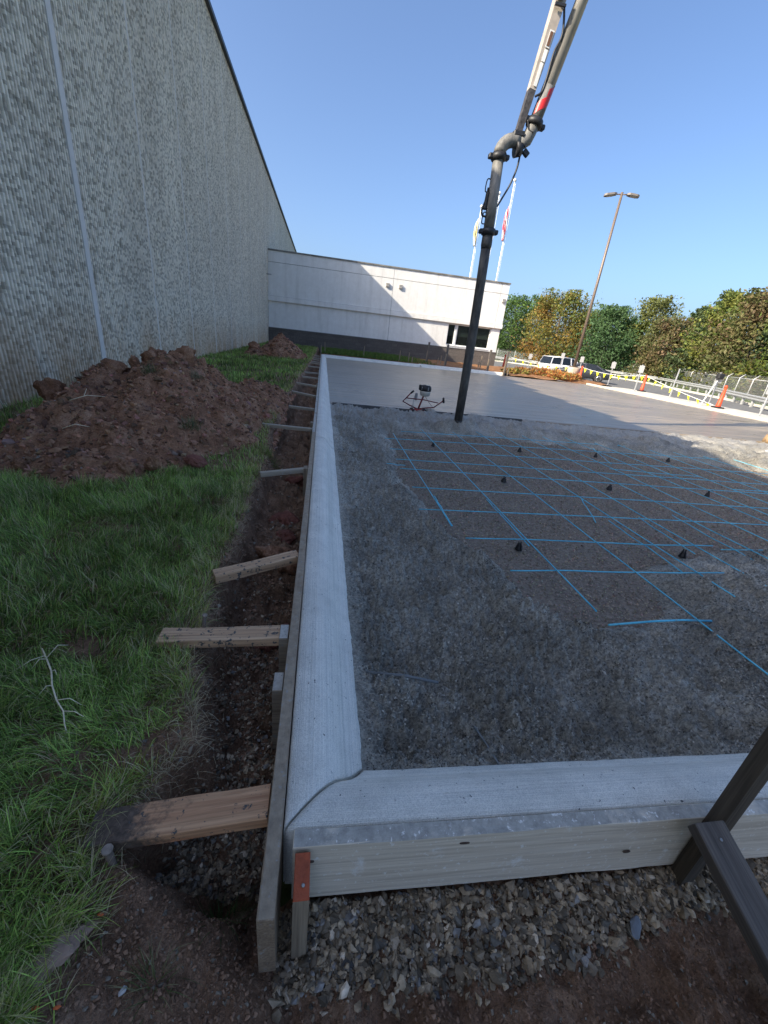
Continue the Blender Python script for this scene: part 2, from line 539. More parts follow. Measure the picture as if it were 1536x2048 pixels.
def wet_mat():
    m, nt, b = new_mat('raw_wet_concrete')
    v = coords(nt)
    n1 = noise(nt, v, 2.6, 6, 0.65, 0.4)
    n2 = noise(nt, v, 75, 4, 0.7)
    vo = nt.nodes.new('ShaderNodeTexVoronoi'); vo.inputs['Scale'].default_value = 62
    nt.links.new(v, vo.inputs['Vector'])
    c = ramp(nt, n1, [(0.34, (0.23, 0.212, 0.172)), (0.5, (0.33, 0.308, 0.255)), (0.68, (0.48, 0.45, 0.38))]).outputs[0]
    c = mixc(nt, 0.7, c, ramp(nt, n2, [(0.34, (0.2, 0.2, 0.2)), (0.6, (1.3, 1.3, 1.3))]).outputs[0], 'MULTIPLY')
    c = mixc(nt, 0.6, c, ramp(nt, vo.outputs['Color'], [(0.2, (0.7, 0.7, 0.72)), (0.8, (1.2, 1.18, 1.14))]).outputs[0], 'MULTIPLY')
    spx = nt.nodes.new('ShaderNodeSeparateXYZ'); nt.links.new(v, spx.inputs[0])
    ady = nt.nodes.new('ShaderNodeMath'); ady.operation = 'MULTIPLY_ADD'; ady.inputs[1].default_value = 2.4
    nt.links.new(n1, ady.inputs[0]); nt.links.new(spx.outputs[1], ady.inputs[2])
    mry = nt.nodes.new('ShaderNodeMapRange'); mry.inputs[1].default_value = 7.7; mry.inputs[2].default_value = 8.5; mry.inputs[4].default_value = 0.75
    nt.links.new(ady.outputs[0], mry.inputs[0])
    c = mixc(nt, mry.outputs[0], c, ramp(nt, n2, [(0.3, (0.24, 0.225, 0.195)), (0.65, (0.46, 0.43, 0.38))]).outputs[0])
    nt.links.new(c, b.inputs['Base Color'])
    b.inputs['Roughness'].default_value = 0.55
    b.inputs['Specular IOR Level'].default_value = 0.5
    p = bump(nt, b, vo.outputs['Distance'], -1.0, 0.025)
    bump(nt, b, n2, 0.9, 0.02, p)
    MATS['wet'] = m
    return m
M_wet = wet_mat()
M_basestone = attr_mat('base_stone', 0.8, bmp=0.4, mul=60)
M_gravel = attr_mat('gravel', 0.75, bmp=0.4, bscale=120, mul=70)
M_pavement = simple('asphalt', (0.13, 0.128, 0.122), 0.9, var=0.25, scale=3, bmp=0.4, bscale=90)
M_kerbold = simple('old_kerb_concrete', (0.52, 0.48, 0.4), 0.85, var=0.2, scale=4, bmp=0.3)
M_grassland = simple('grassland', (0.07, 0.1, 0.03), 0.95, var=0.4, scale=0.8, bmp=0.5, bscale=20)
M_wood = wood('form_lumber', (0.19, 0.13, 0.085), (0.4, 0.3, 0.2), 0, splat=0.05, splatcol=(0.3, 0.29, 0.27), coat=(0.40, 0.31, 0.215))
M_woodgrey = wood('form_lumber_grey', (0.64, 0.54, 0.41), (0.84, 0.75, 0.61), 0, splat=0.3, splatcol=(0.84, 0.81, 0.75), coat=(0.5, 0.465, 0.4), grain=0.45)
M_woodtop = wood('form_lumber_splashed', (0.2, 0.15, 0.1), (0.38, 0.31, 0.23), 0, splat=0.1, splatcol=(0.2, 0.2, 0.19), coat=(0.56, 0.52, 0.45))
M_brace = wood('brace_lumber', (0.4, 0.22, 0.115), (0.72, 0.48, 0.29), 0, specks=0.08)
M_bracemud = wood('muddy_brace_lumber', (0.42, 0.18, 0.085), (0.74, 0.44, 0.24), 0, specks=0.04, mudx=0.47)
M_bracefar = wood('pale_brace_lumber', (0.3, 0.25, 0.18), (0.52, 0.44, 0.34), 0, splat=0.05)
M_darkwood = wood('old_dark_lumber', (0.05, 0.042, 0.036), (0.17, 0.14, 0.115), 0)
M_stakez = wood('stake_lumber', (0.2, 0.15, 0.1), (0.42, 0.34, 0.24), 2)
M_stakedark = wood('old_dark_stake', (0.06, 0.048, 0.036), (0.15, 0.118, 0.085), 2)
M_postgrey = wood('weathered_post', (0.09, 0.075, 0.065), (0.2, 0.175, 0.15), 2)
M_orange = simple('orange_paint', (0.34, 0.07, 0.025), 0.75, var=0.3, scale=25, bmp=0.5)
M_nail = simple('nail_steel', (0.4, 0.39, 0.37), 0.4, metal=0.9)

# ------------------------------------------------------------------ the ground
XE_Y = [-2, 0.55, 0.68, 0.8, 0.93, 1.12, 1.37, 1.93, 2.6, 3.86, 5.2, 6.8, 11.2, 16.3, 23, 40]
XE_X = [-0.42, -0.43, -0.55, -0.45, -0.37, -0.42, -0.45, -0.50, -0.50, -0.52, -0.6, -0.62, -0.54, -0.44, -0.36, -0.3]
LZ_Y = [-2, 1, 3, 4.5, 6, 8, 40]
LZ_Z = [-0.09, -0.085, -0.10, -0.12, -0.06, 0.0, 0.02]
def edge_x(y):
    return np.interp(y, XE_Y, XE_X) + 0.06 * fbm(np.asarray(y) * 3.0, np.zeros_like(np.asarray(y, float)) + 3.3, 5, 3)
def ground_h(x, y):
    x = np.asarray(x, float); y = np.asarray(y, float)
    lawn = np.interp(y, LZ_Y, LZ_Z) + 0.03 * fbm(x * 1.3, y * 1.3, 21, 3)
    lawn = lawn - 0.12 * sstep(-0.6, -0.12, x) * (1 - sstep(0.5, 0.72, y))
    xe = edge_x(y)
    tw = sstep(0.0, 0.11, x - xe)
    nearb = y - (0.44 + 0.2 * np.clip((-0.12 - x) / 0.31, -0.3, 1.4))
    e = sstep(-0.04, 0.13, nearb)
    bot = -0.37 + 0.05 * sstep(1.6, 3.0, y) + 0.05 * fbm(x * 4, y * 3, 31, 3) - 0.06 * np.exp(-((x + 0.25) / 0.12) ** 2 - ((y - 0.62) / 0.09) ** 2)
    bank = tw * e
    h = lawn * (1 - bank) + bot * bank
    rough = 0.085 * fbm(x * 9, y * 9, 41, 5, 0.6) * (0.3 + bank) + 0.04 * (0.5 - worley(x * 13, y * 13, 51)) * (0.3 + bank) + 0.016 * (0.5 - worley(x * 34, y * 34, 53)) * (0.3 + bank)
    h = h + rough * sstep(-2.5, -1.0, x)
    front = -0.272 + 0.03 * sstep(0.42, 0.2, y) + (0.07 * fbm(x * 6, y * 6, 61, 5, 0.6) + 0.03 * (0.5 - worley(x * 16, y * 16, 73))) * sstep(0.5, 0.36, y) + 0.018 * (0.5 - worley(x * 34, y * 34, 71))
    front = front - 0.03 * sstep(0.9, 1.2, x) * sstep(0.5, 0.35, y)
    w = sstep(-0.13, 0.03, x) * sstep(0.75, 0.55, y)
    return h * (1 - w) + front * w

gx = np.concatenate([np.arange(-3.75, -0.9, 0.06), np.arange(-0.9, 1.9, 0.01), np.arange(1.9, 6.0, 0.12)])
gy = [-1.6]
while gy[-1] < -0.1: gy.append(gy[-1] + 0.06)
while gy[-1] < 31.2: gy.append(gy[-1] + max(0.0095, 0.0085 * gy[-1]))
gy = np.array(gy)
GX, GY = np.meshgrid(gx, gy)
GZ = ground_h(GX, GY)
cx = (gx[:-1] + gx[1:]) / 2; cy = (gy[:-1] + gy[1:]) / 2
CX, CY = np.meshgrid(cx, cy)
keep = ~((CX > -0.07) & (CY > 0.62))
me = mesh_np('ground', np.stack([GX, GY, GZ], -1).reshape(-1, 3), grid_quads(len(gx), len(gy), keep), smooth=True)
link('ground', me, M_soil, kind='structure')

# ground to the horizon, lower than the site
n = 60
a = np.linspace(0, 2 * np.pi, n, endpoint=False)
V = [(0, 0, -0.95)] + [(900 * math.cos(t), 900 * math.sin(t), -0.95) for t in a]
link('terrain', mesh_np('terrain', V, None, [(0, i + 1, (i + 1) % n + 1) for i in range(n)]), M_grassland, kind='structure')

# ------------------------------------------------------------------ pour: base stone, raw concrete, finished slab
SZ = -0.13
def slab_edge_y(x):
    return 8.13 - 0.028 * np.asarray(x)
# stone base under the reinforcement
bx = np.linspace(0.0, 16, 60); by = np.linspace(0.6, 8.3, 40)
BX, BY = np.meshgrid(bx, by)
link('stone_base', mesh_np('stone_base', np.stack([BX, BY, -0.305 + 0.01 * fbm(BX, BY, 3)], -1).reshape(-1, 3), grid_quads(60, 40), smooth=True),
     simple('stone_dust', (0.22, 0.18, 0.14), 0.95, var=0.4, scale=40, bmp=0.8, bscale=120), kind='structure')

EXPO = np.array([(1.19, 6.45), (1.08, 5.2), (1.04, 4.17), (1.05, 3.22), (1.26, 2.71), (1.44, 2.45), (1.49, 2.01), (1.70, 1.80), (2.0, 1.78), (2.3, 2.02), (2.42, 2.36), (2.89, 2.62), (3.45, 2.75), (4.2, 2.75), (5.0, 3.1), (6.2, 3.4), (7.6, 3.7), (8.2, 4.6), (7.6, 5.6), (6.4, 6.1), (4.8, 6.45), (3.0, 6.75), (2.0, 6.5)])
def poly_sd(x, y, poly):
    """signed distance, negative inside"""
    x = np.asarray(x, float); y = np.asarray(y, float)
    d = np.full(x.shape, 1e9); inside = np.zeros(x.shape, bool)
    n = len(poly)
    for i in range(n):
        ax, ay = poly[i]; bx_, by_ = poly[(i + 1) % n]
        ex, ey = bx_ - ax, by_ - ay
        t = np.clip(((x - ax) * ex + (y - ay) * ey) / (ex * ex + ey * ey), 0, 1)
        d = np.minimum(d, np.hypot(x - ax - t * ex, y - ay - t * ey))
        c = (ay > y) != (by_ > y)
        with np.errstate(divide='ignore', invalid='ignore'):
            inside ^= c & (x < ex * (y - ay) / (ey if ey != 0 else 1e-9) + ax)
    return np.where(inside, -d, d)
def wet_h(x, y):
    sd = poly_sd(x, y, EXPO) + 0.16 * fbm(x * 2.2, y * 2.2, 91, 4)
    k = sstep(-0.06, 0.34, sd)
    full = -0.172 + 0.045 * fbm(x * 2.4, y * 2.4, 95, 3) + 0.022 * sstep(6.2, 7.6, y)
    # heaped ridge in front of the screed, where the hose drops it
    full = full + 0.06 * np.exp(-((y - 7.25 + 0.03 * x) / 0.5) ** 2) * (0.6 + 1.8 * fbm(x * 2.2, y * 2.2, 97, 4))
    full = full + 0.10 * np.exp(-((x - 2.5) / 0.4) ** 2 - ((y - 6.85) / 0.26) ** 2)
    # boot prints and hollows near the front kerb
    for (fx, fy, sx, sy, dp) in ((0.5, 1.33, 0.14, 0.11, 0.055), (0.62, 1.02, 0.10, 0.07, 0.05), (0.36, 0.97, 0.09, 0.05, 0.03), (1.7, 1.18, 0.2, 0.07, 0.04), (1.35, 1.0, 0.16, 0.06, 0.03), (2.0, 1.5, 0.2, 0.1, 0.035), (0.62, 3.0, 0.2, 0.25, 0.04), (0.55, 5.2, 0.2, 0.4, 0.06), (0.9, 4.3, 0.15, 0.4, 0.05)):
        full = full - dp * np.exp(-((x - fx) / sx) ** 2 - ((y - fy) / sy) ** 2)
    h = -0.335 * (1 - k) + full * k
    far = 1 - sstep(3.0, 9.0, y)
    lumps = 0.5 - worley(x * 20, y * 20, 101)
    agg = 0.5 - worley(x * 46, y * 46, 103)
    h = h + k * (0.075 * fbm(x * 6, y * 6, 105, 5, 0.6) + 0.065 * lumps + 0.055 * agg * (0.25 + 0.75 * far))
    smooth_patch = sstep(0.1, 0.28, fbm(x * 1.7, y * 1.7, 111, 2))
    h = h - k * smooth_patch * (0.017 * agg * (0.25 + 0.75 * far) + 0.016 * lumps)
    toe = sstep(0.30, 0.185, x) + sstep(0.95, 0.82, y + 0.0192 * x)
    h = h * (1 - 0.88 * np.clip(toe, 0, 1)) + (-0.142) * 0.88 * np.clip(toe, 0, 1)
    return h
wx = [0.12]
while wx[-1] < 15.1: wx.append(wx[-1] + max(0.009, 0.0085 * (wx[-1])))
wx = np.array(wx)
wy = [0.66]
while wy[-1] < 8.35: wy.append(wy[-1] + max(0.008, 0.0062 * wy[-1]))
wy = np.array(wy)
WX, WY = np.meshgrid(wx, wy)
WZ = wet_h(WX, WY)
WZ = np.where(WY > slab_edge_y(WX) - 0.02, np.minimum(WZ, SZ - 0.02), WZ)
link('wet_concrete', mesh_np('wet_concrete', np.stack([WX, WY, WZ], -1).reshape(-1, 3), grid_quads(len(wx), len(wy)), smooth=True), M_wet, kind='structure')

# loose crushed stone lying on the base between the bars
r = np.random.default_rng(5)
P = []
while sum(len(p) for p in P) < 30000:
    yy = 1.7 * (7.0 / 1.7) ** r.uniform(0, 1, 20000) if True else 0
    xx = r.uniform(0.9, 8.0, 20000)
    ok = (poly_sd(xx, yy, EXPO) < 0.16) & (xx < 1.3 * yy + 0.8)
    P.append(np.stack([xx[ok], yy[ok]], -1))
P = np.concatenate(P)[:30000]
sz = r.uniform(0.005, 0.012, len(P)) * (0.8 + 0.12 * P[:, 1])
g = r.uniform(0.6, 1.6, (len(P), 1))
c = np.array([[0.28, 0.225, 0.17]]) * g * (1 + r.normal(0, 0.08, (len(P), 3)))
stm = stones_mesh('crushed_stone', np.column_stack([P, np.full(len(P), -0.297) + r.uniform(0, 0.006, len(P))]), sz, np.clip(c, 0.02, 0.5), 8, variants=6, npts=7)
link('crushed_stone', stm, M_basestone, label='crushed stone base lying bare under the blue bars', cat='stone', kind='stuff')

# coarse aggregate standing out of the raw concrete
r = np.random.default_rng(6)
n = 170000
yy = 0.8 * (6.5 / 0.8) ** (r.uniform(0, 1, n) ** 1.25); xx = 0.2 + r.uniform(0, 1, n) * (1.75 * yy + 0.35)
zz = wet_h(xx, yy)
sd_ = poly_sd(xx, yy, EXPO)
ok = (sd_ > 0.0) & (fbm(xx * 1.7, yy * 1.7, 111, 2) < 0.16 + 0.3 * r.uniform(0, 1, n)) & (r.uniform(0, 1, n) < 0.6) & (yy > 0.83 - 0.019 * xx) & (xx > 0.2)
xx, yy, zz = xx[ok], yy[ok], zz[ok]; n = len(xx)
sz = (0.0026 + 0.0048 * r.uniform(0, 1, n) ** 1.8) * np.clip(0.75 + 0.28 * yy, 1, 2.2)
tn = (0.8 + 0.7 * (fbm(xx * 2.6, yy * 2.6, 115, 3) + 0.25)).clip(0.5, 1.4)[:, None]
c = np.array([[0.42, 0.385, 0.32]]) * (0.15 + 1.1 * r.uniform(0, 1, (n, 1)) ** 1.2) * tn
link('aggregate', stones_mesh('aggregate', np.column_stack([xx, yy, zz - sz * 0.25]), sz, c, 23, variants=6, npts=8), attr_mat('cement_coated_stone', 0.6, bmp=0.5, mul=90), label='cement-coated stones standing out of the raw concrete', cat='concrete', kind='stuff')

# finished slab
sx = np.concatenate([np.linspace(0.15, 3, 60), np.linspace(3.1, 15.05, 80)])
sv = np.linspace(0, 1, 140) ** 1.5
SX, SV = np.meshgrid(sx, sv)
SY = slab_edge_y(SX) + SV * (22.55 - slab_edge_y(SX))
SZZ = SZ + 0.006 * fbm(SX * 0.6, SY * 0.6, 7, 3) + 0.0015 * fbm(SX * 6, SY * 2, 8, 2)
top = np.stack([SX, SY, SZZ], -1).reshape(-1, 3)
frontrow = np.stack([sx, slab_edge_y(sx), np.full_like(sx, SZ - 0.15)], -1)
qs = grid_quads(len(sx), len(sv))
nb = len(top)
fq = np.array([(nb + i, nb + i + 1, i + 1, i) for i in range(len(sx) - 1)])
link('concrete_slab', mesh_np('concrete_slab', np.concatenate([top, frontrow]), np.concatenate([qs, fq]), smooth=True), M_slab, kind='structure')

# ------------------------------------------------------------------ fresh kerbs
# profile across the kerb: (distance in from the form, height)
KP = [(0.0, -0.25), (0.0, -0.012), (0.004, -0.003), (0.012, 0.001), (0.03, 0.004), (0.05, 0.005), (0.07, 0.003), (0.09, -0.003), (0.107, -0.012), (0.122, -0.024), (0.136, -0.039), (0.149, -0.056), (0.161, -0.074), (0.174, -0.092), (0.188, -0.108), (0.204, -0.121), (0.225, -0.132), (0.25, -0.19)]
def kerb(name, origin, along, inward, t0, t1, m0=0.0, m1=0.0, seed=0, near=0.02):
    """extruded kerb; m0/m1 = mitre slope at each end"""
    ts = [t0]
    while ts[-1] < t1:
        ts.append(ts[-1] + max(near, 0.012 * abs(ts[-1] + 0.6)))
    ts[-1] = t1
    ts = np.array(ts); k = np.array(KP)
    T, I = np.meshgrid(ts, np.arange(len(k)), indexing='ij')
    D = k[I, 0]; Z = k[I, 1]
    s = (T - t0) / (t1 - t0)
    T2 = T + D * m0 * (1 - s) ** 8 + D * m1 * s ** 8
    wgt = np.interp(D, [0, 0.15, 0.2, 0.25], [0.0, 0.1, 1, 1])
    D2 = D + wgt * (0.0028 * fbm(T2 * 30, D * 5 + seed, 201 + seed, 3) + 0.001 * fbm(T2 * 1.5, D * 2, 203 + seed, 2)) * (D > 0.001)
    Z2 = Z + 0.0008 * fbm(T2 * 2, D * 4, 207 + seed, 2) * (Z > -0.2)
    o = np.array(origin); al = np.array(along); inn = np.array(inward)
    P = o[None, None] + T2[..., None] * al + D2[..., None] * inn
    P[..., 2] += Z2
    nk = len(k)
    q = grid_quads(nk, len(ts))
    V = P.reshape(-1, 3)
    caps = []
    me = bpy.data.meshes.new(name)
    faces = [tuple(f) for f in q] + [tuple(range(nk)), tuple(reversed(range(len(V) - nk, len(V))))]
    me.from_pydata([tuple(v) for v in V], [], faces)
    at = me.attributes.new('uvw', 'FLOAT_VECTOR', 'POINT')
    uv = np.zeros((len(V), 3), np.float32); uv[:, 0] = T2.ravel(); uv[:, 1] = D.ravel() + 0.5 * Z.ravel(); uv[:, 2] = seed
    at.data.foreach_set('vector', uv.ravel())
    me.polygons.foreach_set('use_smooth', [True] * len(q) + [False, False])
    bm = bmesh.new(); bm.from_mesh(me); bmesh.ops.recalc_face_normals(bm, faces=bm.faces); bm.to_mesh(me); bm.free()
    return link(name, me, M_kerb, kind='structure')
AF = math.radians(-1.1)
FA = (math.cos(AF), math.sin(AF), 0); FI = (-math.sin(AF), math.cos(AF), 0)
KX = -0.048                                   # inner face of the left form
KY = 0.622                                    # inner face of the front form at the corner
G = 0.0035
kerb('kerb_left', (KX, KY, 0), (0, 1, 0), (1, 0, 0), 0.004, 4.10, m0=1.0, seed=1)
kerb('kerb_left', (KX, KY, 0), (0, 1, 0), (1, 0, 0), 4.10 + G * 2, 8.1, seed=2)
kerb('kerb_left', (KX, KY, 0), (0, 1, 0), (1, 0, 0), 8.1 + G * 3, 14.0, seed=3)
kerb('kerb_left', (KX, KY, 0), (0, 1, 0), (1, 0, 0), 14.0 + G * 4, 21.7, seed=4)
kerb('kerb_front', (KX, KY, 0), FA, FI, 0.004, 3.2, m0=1.0, seed=5)
kerb('kerb_front', (KX, KY, 0), FA, FI, 3.2 + G, 9.0, seed=6)
FARY = 22.75
kerb('kerb_far', (0.0, FARY, 0), (1, 0, 0), (0, -1, 0), -0.05, 5.2, seed=7, near=0.1)
kerb('kerb_far', (5.25, FARY + 0.5, 0), (1, 0, 0), (0, -1, 0), 0.0, 5.0, seed=8, near=0.1)

# ------------------------------------------------------------------ road side beyond the pour
LOT = -0.55
mb = MB(); mb.box((16.55, 8, -0.26), (2.5, 29, 0.28)); mb.build('sidewalk', M_kerbold, kind='structure')
mb = MB(); mb.box((15.16, 8.5, -0.2), (0.22, 28, 0.3), bev=0.02); mb.build('kerb_right', M_kerbold, kind='structure')
V = [(15.05, 22.55), (17.8, 22.5), (18.4, -8), (75, -8), (75, 110), (12.66, 110), (12.66, 36), (15.3, 33), (15.3, 22.55)]
def flat(name, poly, z, mat, **kw):
    bm = bmesh.new(); f = bm.faces.new([bm.verts.new((x, y, z)) for x, y in poly])
    bmesh.ops.triangulate(bm, faces=[f])
    me = bpy.data.meshes.new(name); bm.to_mesh(me); bm.free()
    return link(name, me, mat, **kw)
flat('road', [(17.8, -8), (46, -8), (52, 50), (45, 95), (13, 95), (13, 32.5), (17.8, 32.5)], LOT, M_pavement, kind='structure')
# planted verge between pour and wing, and round the lamp
vx = np.linspace(-3.7, 18.2, 120); vy = np.linspace(22.6, 33, 60)
VX, VY = np.meshgrid(vx, vy)
VZ = 0.0 + 0.09 * fbm(VX * 1.1, VY * 1.1, 301, 4) * sstep(5, 8, VX) + 0.03 * fbm(VX * 3, VY * 3, 303, 3) - 0.42 * sstep(16.6, 18.2, VX) - 0.42 * sstep(30.9, 33, VY) * sstep(12.4, 13, VX) - 0.1 * sstep(23.4, 22.7, VY)
keepv = ((VX[:-1, :-1] < 5.3) | (VY[:-1, :-1] > 23.2) | (VX[:-1, :-1] > 10.3)) & ~((VX[:-1, :-1] < -0.2))
M_bed = soil_mat('orange_soil', (0.14, 0.07, 0.035), (0.26, 0.13, 0.06), (0.4, 0.24, 0.13), 3.0)
link('planting_bed', mesh_np('planting_bed', np.stack([VX, VY, VZ], -1).reshape(-1, 3), grid_quads(len(vx), len(vy), keepv), smooth=True), M_bed, kind='structure')
# road's far kerb and grass verge
FK = [(17.5, 2.0), (29.6, 24.2), (36.4, 43), (38, 56), (30, 66), (12, 72)]
def strip(name, line, w, z, hgt, mat, **kw):
    mb = MB()
    for i in range(len(line) - 1):
        a = Vector((*line[i], z)); b = Vector((*line[i + 1], z))
        mb.bar(a, b, w, hgt)
    return mb.build(name, mat, **kw)
strip('kerb_road', FK, 0.3, LOT + 0.06, 0.16, M_kerbold, kind='structure')
vg = [(p[0] + 0.3, p[1] - 0.1) for p in FK[:4]] + [(p[0] + 0.2, p[1] + 0.3) for p in FK[4:]]
flat('verge', [(17.9, 1.5)] + vg[1:] + [(12, 120), (90, 120), (90, -10), (25, -10)], LOT + 0.07, M_grassland, kind='structure')

# ------------------------------------------------------------------ warehouse wall
WX0 = -3.68
PW = 2.66
def wall_mat():
    m, nt, b = new_mat('ribbed_precast')
    v = coords(nt, kind='Object')
    tc = nt.nodes.new('ShaderNodeNewGeometry')
    pos = tc.outputs['Position']
    vv = nt.nodes.new('ShaderNodeMapping'); vv.inputs['Scale'].default_value = (1, 15, 10)
    nt.links.new(pos, vv.inputs['Vector'])
    n1 = noise(nt, vv.outputs[0], 1.6, 4, 0.75)
    vl = nt.nodes.new('ShaderNodeMapping'); vl.inputs['Scale'].default_value = (1, 0.9, 0.16)
    nt.links.new(pos, vl.inputs['Vector'])
    n2 = noise(nt, vl.outputs[0], 1.1, 5, 0.6)
    at = nt.nodes.new('ShaderNodeAttribute'); at.attribute_name = 'col'
    # chipped ribs: short lengths of rib broken back to darker stone, rib by rib
    so = nt.nodes.new('ShaderNodeSeparateXYZ'); nt.links.new(v, so.inputs[0])
    def mth(op, a_, b_=None):
        q = nt.nodes.new('ShaderNodeMath'); q.operation = op
        for k_, z_ in ((0, a_), (1, b_)):
            if z_ is None: continue
            if hasattr(z_, 'links'): nt.links.new(z_, q.inputs[k_])
            else: q.inputs[k_].default_value = z_
        return q.outputs[0]
    rib = mth('FLOOR', mth('DIVIDE', mth('SUBTRACT', so.outputs[1], 0.07), (PW - 0.14) / 38))
    w1 = nt.nodes.new('ShaderNodeTexWhiteNoise'); w1.noise_dimensions = '2D'
    cb1 = nt.nodes.new('ShaderNodeCombineXYZ'); nt.links.new(rib, cb1.inputs[0])
    spz = nt.nodes.new('ShaderNodeSeparateXYZ'); nt.links.new(pos, spz.inputs[0])
    pan = mth('FLOOR', mth('DIVIDE', spz.outputs[1], PW)); nt.links.new(pan, cb1.inputs[1])
    nt.links.new(cb1.outputs[0], w1.inputs['Vector'])
    row = mth('FLOOR', mth('ADD', mth('MULTIPLY', so.outputs[2], 25.0), mth('MULTIPLY', w1.outputs[0], 7.0)))
    cb2 = nt.nodes.new('ShaderNodeCombineXYZ'); nt.links.new(rib, cb2.inputs[0]); nt.links.new(row, cb2.inputs[1]); nt.links.new(pan, cb2.inputs[2])
    w2 = nt.nodes.new('ShaderNodeTexWhiteNoise'); w2.noise_dimensions = '3D'; nt.links.new(cb2.outputs[0], w2.inputs['Vector'])
    jit = mth('ADD', w2.outputs[0], mth('MULTIPLY', mth('SUBTRACT', n1, 0.5), 0.5))
    c = mixc(nt, 1.0, at.outputs['Color'], ramp(nt, jit, [(0.12, (0.6, 0.59, 0.57)), (0.36, (0.86, 0.85, 0.84)), (0.65, (1.06, 1.06, 1.05))]).outputs[0], 'MULTIPLY')
    c = mixc(nt, 0.55, c, ramp(nt, n2, [(0.3, (0.78, 0.76, 0.73)), (0.7, (1.1, 1.1, 1.08))]).outputs[0], 'MULTIPLY')
    # splashed mud and rust stains rising from the foot of the wall
    sp = nt.nodes.new('ShaderNodeSeparateXYZ'); nt.links.new(pos, sp.inputs[0])
    vs = nt.nodes.new('ShaderNodeMapping'); vs.inputs['Scale'].default_value = (1, 0.9, 0.35)
    nt.links.new(pos, vs.inputs['Vector'])
    ns = noise(nt, vs.outputs[0], 1.3, 5, 0.7)
    mr = nt.nodes.new('ShaderNodeMapRange'); mr.inputs[1].default_value = 1.25; mr.inputs[2].default_value = -0.1
    nt.links.new(sp.outputs[2], mr.inputs[0])
    ad = nt.nodes.new('ShaderNodeMath'); ad.operation = 'MULTIPLY'
    nr = ramp(nt, ns, [(0.34, (0.1, 0.1, 0.1)), (0.56, (0.85, 0.85, 0.85))]).outputs[0]
    nt.links.new(mr.outputs[0], ad.inputs[0]); nt.links.new(nr, ad.inputs[1])
    c = mixc(nt, ad.outputs[0], c, (0.52, 0.33, 0.17))
    nt.links.new(c, b.inputs['Base Color'])
    b.inputs['Roughness'].default_value = 0.9
    n3 = noise(nt, pos, 40, 4, 0.7)
    bump(nt, b, n3, 0.4, 0.01)
    return m
M_wall = wall_mat()
M_joint = simple('panel_joint', (0.68, 0.65, 0.60), 0.85, var=0.1, scale=3)
M_joint2 = simple('thin_panel_joint', (0.68, 0.64, 0.57), 0.85, var=0.15, scale=2)
PW = 2.66
def panel_mesh(seed, hgt, zlo=-0.4):
    """broken-rib precast panel, ribs upright, local origin at its foot, faces +x"""
    r = np.random.default_rng(seed)
    nr = 38; m0 = 0.07
    pitch = (PW - 2 * m0) / nr
    rows = np.concatenate([np.arange(zlo, min(6.5, hgt), 0.085), np.arange(6.5, hgt, 0.2), [hgt]]) if hgt > 6.5 else np.append(np.arange(zlo, hgt, 0.085), hgt)
    ys = [0.0, m0 - 0.012]; dep = ['m', 'm']
    for i in range(nr):
        y0 = m0 + i * pitch
        ys += [y0 + 0.10 * pitch, y0 + 0.30 * pitch, y0 + 0.70 * pitch, y0 + 0.9 * pitch]
        dep += ['v', 'r', 'r', 'v']
    ys += [PW - m0 + 0.012, PW - 0.0]; dep += ['m', 'm']
    ys = np.array(ys); nv = len(ys)
    Y, Z = np.meshgrid(ys, rows)
    X = np.zeros_like(Y)
    dep = np.array(dep)
    brk = r.random((len(rows), nv)); brk2 = r.normal(0, 1, (len(rows), nv))
    X[:, dep == 'v'] = -0.045
    brk = np.repeat(brk[:, ::1], 1, axis=1); br = (brk < 0.12)
    rb = np.where(br, -0.016, -0.001) + brk2 * 0.0015
    X = np.where((dep == 'r')[None], rb, X)
    Y = Y + 0
    Z = Z.copy(); Z[1:-1] += 0
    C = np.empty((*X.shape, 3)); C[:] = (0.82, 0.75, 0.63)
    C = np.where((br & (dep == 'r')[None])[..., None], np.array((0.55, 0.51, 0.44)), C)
    C[:, dep == 'v'] = (0.6, 0.545, 0.455)  # rib valleys tinted darker, recess shade put into the colour
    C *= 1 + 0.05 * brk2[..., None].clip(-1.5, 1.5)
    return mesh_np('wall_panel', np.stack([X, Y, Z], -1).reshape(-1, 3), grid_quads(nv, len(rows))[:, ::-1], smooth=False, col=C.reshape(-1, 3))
wh = thing('warehouse', 'tall grey ribbed precast concrete warehouse wall along the left side', 'building', (WX0, 0, 0))
PTOP = 9.27
pm = [panel_mesh(k, PTOP) for k in (1, 2, 3)]
y = 7.94 + PW * 3
k = 0
yy = y
while yy < 62:
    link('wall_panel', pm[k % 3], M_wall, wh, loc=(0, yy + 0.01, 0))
    mb = MB(); mb.box((-0.018, yy + 0.005, PTOP / 2 - 0.2), (0.05, 0.05, PTOP + 0.39)); mb.build('joint', M_joint2, wh)
    yy += PW; k += 1
yend = yy
YS = 7.94 + PW * 3
mb = MB(); mb.box((-0.31, (YS + yend) / 2, PTOP / 2 - 0.2), (0.5, yend - YS, PTOP + 0.4)); mb.build('wall_core', M_joint, wh)
mb = MB(); mb.box((-0.12, (YS + yend) / 2 + 0.01, PTOP + 0.06), (0.44, yend - YS + 0.02, 0.12)); mb.build('parapet_cap', simple('dark_flashing', (0.035, 0.038, 0.042), 0.5, metal=0.3), wh)
